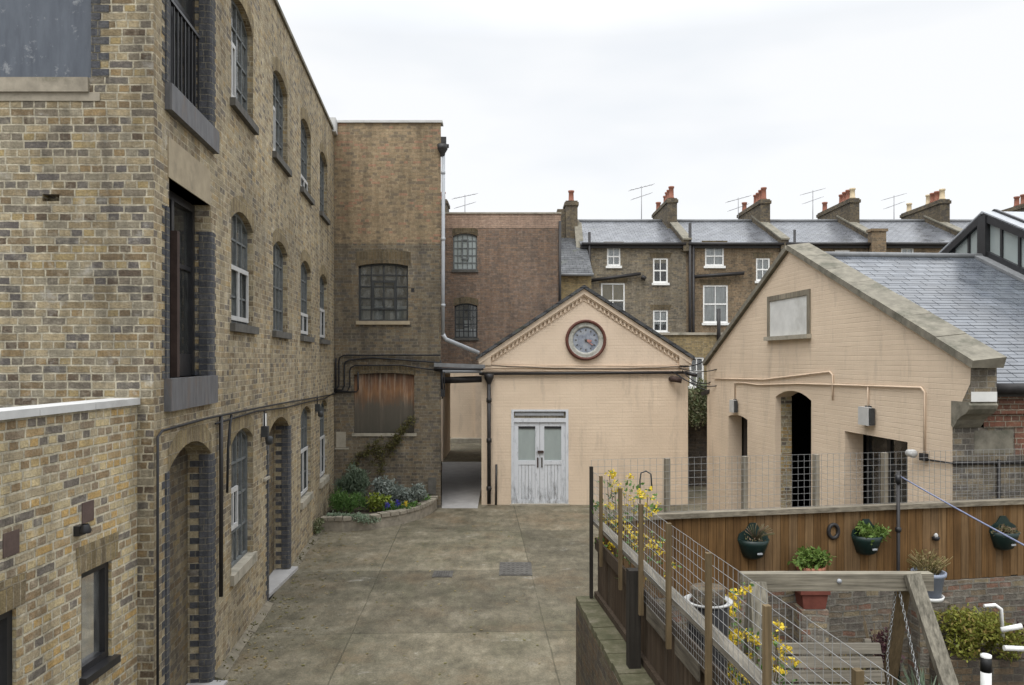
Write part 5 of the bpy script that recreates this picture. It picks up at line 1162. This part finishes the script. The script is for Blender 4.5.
def fill_succ(q, h): leaves(MB(), q + Vector((.0, 0, -.01)), (.17, .10, .08), 420, .04).build('foliage', 'lf_succ', h)
wall_planter(757, 541, 'green wall planter holding bare dried stems', fill_dry, None, .97)
wall_planter(872, 537, 'green wall planter overflowing with bright fresh leaves', fill_green, None, .99)
wall_planter(1011, 533, 'green wall planter of reddish succulents near the blue line', fill_succ, None, .98)
# iron ring, small ornament
p = BF(btu(839), bz_(839, 531), .012); m = MB()
ring = [p + BF.U * math.cos(a) * .062 + Vector((0, 0, 1)) * math.sin(a) * .078 for a in [k * math.pi / 12 for k in range(25)]]
m.tube(ring, .022, 8, False); tag(m.build('iron_ring', 'pipe_black', origin=p), 'black oval ring fixed to the fence boards', 'ring')
p = BF(btu(942), bz_(942, 537), .03); orn = thing('fence_ornament', 'tiny dark bowl shaped ornament with pale top on the fence', 'ornament', p)
MB().lathe([(0, -.04), (.035, -.03), (.045, .0), (.04, .01), (0, .01)], p, 14).build('bowl', 'frame_black', orn); MB().lathe([(.02, .01), (.025, .03), (.012, .05), (0, .055)], p, 12).build('figure', 'lamp_white', orn)
# terracotta pot on the wall pier
P0 = Vector(BF(btu(808), 0, .17)); zb = CAMZ + (360 - 606) / F * P0.y
MB().box(P0.x - .16, P0.x + .14, P0.y - .15, P0.y + .12, 0, zb - .004).build('pier', 'garden', gwl)
tp = thing('brick_block', 'deep red square block standing on the garden wall pier', 'block', (P0.x, P0.y, zb))
pzt = CAMZ + (360 - 586) / F * P0.y
MB().hexa([P0 + Vector((a * .12, b * .11, zb)) for a, b in ((-1, -1), (1, -1), (1, 1), (-1, 1))] + [P0 + Vector((a * .155, b * .13, pzt)) for a, b in ((-1, -1), (1, -1), (1, 1), (-1, 1))]).box(P0.x - .165, P0.x + .165, P0.y - .14, P0.y + .14, pzt - .06, pzt).build('body', 'redbrickp', tp)
pot_ = thing('terracotta_pot', 'terracotta pot of bright green leaves on the red block', 'flower pot', (P0.x, P0.y, pzt))
MB().lathe([(.0, 0), (.105, 0), (.135, .17), (.155, .17), (.16, .23), (.135, .23), (.13, .19), (.0, .19)], (P0.x, P0.y, pzt + .002), 24).build('pot', 'terracotta', pot_)
leaves(MB(), (P0.x - .02, P0.y, pzt + .31), (.27, .18, .14), 900, .055).build('foliage', 'lf_fresh', pot_)
# grey pot with dry plant
P1 = Vector(BF(btu(924), 0, .20)); z1 = CAMZ + (360 - 598) / F * P1.y
gp_ = thing('grey_bucket_pot', 'blue-grey bucket pot with white saucer and a straggly dry plant', 'flower pot', (P1.x, P1.y, z1))
MB().lathe([(0, .01), (.125, .01), (.165, .26), (.185, .27), (.188, .31), (.165, .31), (.16, .27), (.0, .26)], (P1.x, P1.y, z1), 24).build('pot', 'pot_grey', gp_)
MB().lathe([(0, -.01), (.15, -.01), (.165, .035), (.15, .035), (.14, .005)], (P1.x, P1.y, z1), 24).build('saucer', 'plastic_white', gp_)
m = MB()
for _ in range(70):
    a = R.uniform(0, 6.28); d = Vector((math.cos(a) * R.uniform(.1, .8) + .15, math.sin(a) * .5, 1)).normalized(); l = R.uniform(.12, .34); b = Vector((P1.x, P1.y, z1 + .26)) + Vector((math.cos(a), math.sin(a), 0)) * R.uniform(0, .12)
    m.tube([b, b + d * l * .6, b + d * l + Vector((math.cos(a) * .05, 0, -.02))], .004, 4)
m.build('stem', 'lf_dry', gp_)
m = MB(); leaves(m, (P1.x + .03, P1.y, z1 + .40), (.24, .16, .15), 260, .04); m.build('foliage', 'lf_dry', gp_)
br2 = thing('pot_bracket_wall', 'narrow brick ledge jutting from the garden wall under the grey pot', 'ledge', (P1.x, P1.y, 0))
MB().box(P1.x - .17, P1.x + .17, P1.y - .14, P1.y + .14, 0, z1 - .012).build('body', 'garden', br2)
# clothes pole and blue line
P2 = Vector(BF(btu(902), 0, .06))
cpn = thing('clothes_pole', 'thin black metal clothes pole standing in front of the fence', 'pole', (P2.x, P2.y, 0))
MB().tube([(P2.x, P2.y, 0), (P2.x, P2.y, 2.50)], .020, 10).build('shaft', 'pipe_black', cpn)
MB().tube([(P2.x, P2.y, 2.36), (P2.x, P2.y, 2.46)], .034, 10).lathe([(.022, 1.79), (.034, 1.80), (.034, 1.84), (.022, 1.85)], (P2.x, P2.y, 0), 12).build('collar', 'frame_black', cpn)
m = MB().tube(drape((P2.x + .02, P2.y - .03, 2.44), (4.15, 5.6, 2.22), .015, 8), .008, 6); m.tube([(P2.x + .025 * math.cos(a), P2.y + .025 * math.sin(a), 2.40 + a * .004) for a in [k * .6 for k in range(22)]], .007, 5)
tag(m.build('clothes_line', 'rope', origin=(P2.x, P2.y, 2.4)), 'taut pale blue clothes line tied to the black pole', 'rope')

# ================================================================== SWING SEAT
SY = 7.2
def sp(u, v, y=SY): return at(u, v, y)
sw = thing('garden_swing', 'weathered timber swing frame with hanging slatted bench', 'swing seat', (3.0, 7.2, 0))
a, b = sp(741, 581), sp(931, 581)
bh = 17 / F * SY
MB().box(a.x, b.x, SY - .05, SY + .05, a.z - bh / 2, a.z + bh / 2).build('top_beam', 'swing', sw)
l0, l1 = sp(757, 579, SY - .09), None
MB().beam((l0.x, SY - .10, a.z + .02), (l0.x - .02, SY - .52, 0), .15, .07, (0, 1, 0)).build('leg', 'swing_z', sw)
MB().beam((l0.x + .06, SY + .10, a.z - .02), (l0.x + .04, SY + .62, 0), .13, .07, (0, 1, 0)).build('leg', 'swing_z', sw)
e0 = sp(912, 574, SY - .10); e1 = at(951, 690, SY - .45)
dv = (e1 - e0); e2 = e0 + dv * (e0.z / (e0.z - e1.z))
MB().beam(e0, e2, .13, .07, (0, 1, 0)).build('leg', 'swing_z', sw)
f0 = sp(903, 590, SY + .10); MB().beam((f0.x, SY + .09, a.z - .05), (f0.x - .02, SY + .5, 0), .11, .07, (0, 1, 0)).build('leg', 'post', sw)
MB().lathe([(.0, .0), (.022, 0), (.022, .012), (0, .016)], sp(839, 581, SY - .052), 12, (Vector((1, 0, 0)), Vector((0, 0, 1)), Vector((0, -1, 0)))).build('bolt', 'pipe_grey', sw)
s0, s1 = sp(752, 660), sp(886, 660); m = MB()
for k in range(5):
    z = .60 + k * .115; y = SY - .06 + k * .035; m.hexa([(s0.x, y, z), (s1.x, y, z), (s1.x, y + .022, z + .005), (s0.x, y + .022, z + .005), (s0.x, y + .03, z + .082), (s1.x, y + .03, z + .082), (s1.x, y + .052, z + .087), (s0.x, y + .052, z + .087)])
m.build('backrest', 'bench', sw)
m = MB()
for k in range(5): m.box(s0.x, s1.x, SY - .62 + k * .105, SY - .53 + k * .105, .50, .525)
m.build('seat', 'bench', sw)
for x in (s0.x + .08, s1.x - .1): MB().beam((x, SY - .02, .46), (x, SY + .17, 1.17), .06, .05).box(x - .03, x + .03, SY - .62, SY, .45, .50).build('support', 'bench', sw)
def chain(pts):
    m = MB(); pts = [Vector(p) for p in pts]
    for p, q in zip(pts, pts[1:]):
        n = int((q - p).length / .034)
        for k in range(n):
            c = p.lerp(q, (k + .5) / n); d = (q - p).normalized(); s_ = Vector((1, 0, 0)) if k % 2 else Vector((0, 1, 0)); s_ = (s_ - d * s_.dot(d)).normalized()
            m.tube([c + d * math.cos(x) * .021 + s_ * math.sin(x) * .011 for x in [j * math.pi / 4 for j in range(9)]], .0042, 4, False)
    return m
for x0_, x1_ in ((sp(896, 600).x, s1.x + .05),):
    chain([(x0_, SY, a.z - bh / 2), (x1_, SY + .08, 1.05), (x1_, SY + .05, .6)]).build('chain', 'chain', sw)
    chain([(x0_ + .02, SY - .02, a.z - bh / 2), (x1_ + .12, SY - .45, .55)]).build('chain', 'chain', sw)

# ================================================================== GARDEN PLANTS AND POTS
def forsythia(label, stems, nfl, sc=1., k0=2):
    b = Vector(stems[0][0]); t = thing('forsythia', label, 'shrub', (b.x, b.y, 0), 'yellow forsythias by the slatted fence'); s_ = MB(); fl = MB(); lv = MB()
    for p0, p1 in stems:
        p0, p1 = Vector(p0), Vector(p1); pts = [p0.lerp(p1, k / 6) + Vector((R.uniform(-.03, .03), R.uniform(-.03, .03), 0)) * (k > 0) for k in range(7)]
        s_.tube(pts, [.010 - .001 * k for k in range(7)], 5)
        for k in range(k0, 7):
            for _ in range(3): leaves(lv, pts[k] + Vector((R.gauss(0, .06), R.gauss(0, .06), R.gauss(0, .05))), (.04, .04, .04), 3, .05)
            for _ in range(3): leaves(fl, pts[k] + Vector((R.gauss(0, .06), R.gauss(0, .05), R.gauss(0, .05))), (.04, .04, .035), int(nfl * R.uniform(.3, .8)), .028 * sc, thin=.8)
    s_.build('stem', 'stem', t); lv.build('foliage', 'lf_green', t); fl.build('blossom', 'lf_yellow', t)
def fpt(u, v, y): return tuple(at(u, v, y))
def base(u, y): return ((u - 512) / F * y, y, 0)
forsythia('tall yellow forsythia showing above the rail at the fence corner', [(base(615, 8.36), fpt(u, v, 8.36 + R.uniform(-.05, .05))) for u, v in ((607, 480), (612, 475), (616, 492), (607, 505), (622, 488), (613, 520), (604, 506))], 26, 1., 5)
forsythia('middle yellow forsythia with leafy green tips beside a weathered post', [(base(640, 7.5), fpt(u, v, 7.5 + R.uniform(-.15, .15))) for u, v in ((636, 497), (643, 490), (650, 507), (635, 520), (628, 535), (648, 497), (655, 512), (630, 508))], 20, 1., 5)
forsythia('low yellow forsythia flowering beneath the round planter', [(base(722, 6.7), fpt(u, v, 6.7 + R.uniform(-.15, .15))) for u, v in ((716, 612), (724, 620), (730, 600), (737, 595), (718, 635), (728, 640), (722, 618), (712, 622), (719, 630), (726, 612), (709, 628), (716, 640), (722, 645), (741, 668), (738, 660))], 40, 1.1, 4)
forsythia('small yellow forsythia spray behind the swing post', [(base(765, 6.9), fpt(u, v, 6.9)) for u, v in ((748, 640), (752, 630), (776, 632), (774, 640), (779, 645))], 36, 1.1, 4)
forsythia('single yellow sprig in front of the fence boards by the rail', [(base(690, 7.2), fpt(u, v, 7.2)) for u, v in ((677, 566),)], 14, 1., 6)
# tall support hoop among the forsythia
hp = [at(640, 560, 7.9), at(640, 480, 7.9), at(641, 473, 7.9), at(646, 471, 7.9), at(651, 474, 7.9), at(652, 490, 7.9)]
hp[0].z = 0
tag(MB().tube(hp, .008, 6).build('plant_support', 'metal_dark', origin=(hp[0].x, hp[0].y, 0)), 'bent dark wire plant support rising above the flowers', 'plant support')
# round planter behind the wire
Q = at(708, 600, 6.4)
rp_ = thing('round_planter', 'round dark planter with broad white rim behind the wire fence', 'planter', (Q.x, Q.y, 0))
MB().lathe([(0, 0), (.12, 0), (.17, Q.z - .04), (.165, Q.z - .03), (0, Q.z - .03)], (Q.x, Q.y, 0), 24).build('body', 'frame_black', rp_)
MB().lathe([(.165, Q.z - .02), (.195, Q.z - .012), (.20, Q.z + .0), (.19, Q.z + .006), (.15, Q.z - .005)], (Q.x, Q.y, 0), 28).build('rim', 'pot_grey_rim', rp_)
MB().lathe([(.13, Q.z - .01), (.14, Q.z + .10), (.125, Q.z + .11), (0, Q.z + .12)], (Q.x, Q.y, 0), 24).build('soil', 'lowwall', rp_)
# raised brick bed with yellow-green shrub
B0 = at(974, 655, 8.75)
rb = thing('raised_bed', 'square brick raised bed below the yellow-green shrub', 'planter', (B0.x, B0.y, 0))
MB().box(B0.x - .42, B0.x + .62, B0.y - .25, B0.y + .25, 0, .52).build('wall', 'lowwall', rb)
MB().box(B0.x - .36, B0.x + .56, B0.y - .2, B0.y + .2, .52, .535).build('soil', 'soil', rb)
m = MB()
for dx in (-.22, 0, .2): leaves(m, (B0.x + dx, B0.y - .05, .76), (.36, .32, .28), 2000, .042, shell=.6)
plant('spiraea_bush', 'rounded yellow-green bush growing in the square brick bed', 'shrub', [('spiraea_bush', m, 'lf_spir')], (B0.x, B0.y, .53))
m = MB(); leaves(m, at(880, 640, 8.7), (.24, .2, .32), 420, .055); s2 = MB()
for _ in range(9): s2.tube([Vector(base(880, 8.7)), at(880 + R.uniform(-18, 18), 630 + R.uniform(-20, 10), 8.7)], .006, 5)
plant('purple_shrub', 'spindly dark purple shrub against the garden wall behind the bench', 'shrub', [('foliage', m, 'lf_purple'), ('stem', s2, 'stem')], base(880, 8.7))
m = leaves(MB(), (at(1022, 640, 8.9)), (.25, .2, .35), 600, .06)
plant('purple_bush', 'dense dark purple bush behind the white pipes', 'shrub', [('purple_bush', m, 'lf_purple')], base(1022, 8.9))
m = MB(); blades(m, base(842, 8.75), .35, 260, .55, .012, .7)
plant('dry_grass_tuft', 'grey dry grass tuft at the foot of the garden wall', 'grass tuft', [('dry_grass_tuft', m, 'lf_dry')], base(842, 8.75))
m = MB(); blades(m, base(925, 8.3), .30, 200, .50, .013, .9)
plant('strappy_plant', 'strappy silver-green leaves growing behind the slanted swing leg', 'plant', [('strappy_plant', m, 'lf_rosemary')], base(925, 8.3))
m = MB(); leaves(m, (3.8, 8.0, .1), (.6, .35, .14), 700, .06, floor=.02)
plant('ground_cover', 'green ground cover on the soil under the swing', 'plant', [('ground_cover', m, 'lf_green')], (3.8, 8.0, 0))
# white pipes and hoop
def gpt(u, v, y): return at(u, v, y)
tag(MB().tube([gpt(984, 606, 8.45), gpt(995, 605, 8.45), gpt(1001, 609, 8.45), gpt(1003, 640, 8.5)], .020, 8).build('pipe_hoop', 'plastic_white', origin=gpt(995, 640, 8.45)), 'bent white plastic pipe hooked over the yellow-green bush', 'pipe')
tag(MB().tube([gpt(1001, 630, 8.3), gpt(1022, 626, 8.25)], .028, 10).build('plastic_pipe', 'plastic_white', origin=gpt(1001, 630, 8.3)), 'upper short white plastic pipe, tilted slightly upwards', 'pipe')
tag(MB().tube([gpt(1004, 648, 8.3), gpt(1026, 649, 8.3)], .028, 10).build('plastic_pipe', 'plastic_white', origin=gpt(1004, 648, 8.3)), 'lower short white plastic pipe lying level', 'pipe')
q = gpt(986, 660, 8.2)
bo = thing('striped_bollard', 'short post banded black and white in front of the brick bed', 'post', (q.x, q.y, 0))
MB().tube([(q.x, q.y, 0), (q.x, q.y, q.z - .12)], .052, 14).build('shaft', 'plastic_white', bo)
MB().tube([(q.x, q.y, q.z - .12), (q.x, q.y, q.z + .03)], .053, 14).build('band', 'blackpaint', bo)
MB().lathe([(.054, .03), (.054, .055), (.03, .065), (0, .065)], (q.x, q.y, q.z), 14).build('cap', 'plastic_white', bo)
# garden soil
struct(MB().face([LF(.1, .004, -.1), LF(7.4, .004, -.1), (7.0, 1.2, .004), (7.0, 9.6, .004)]).build('ground_soil', 'soil'))
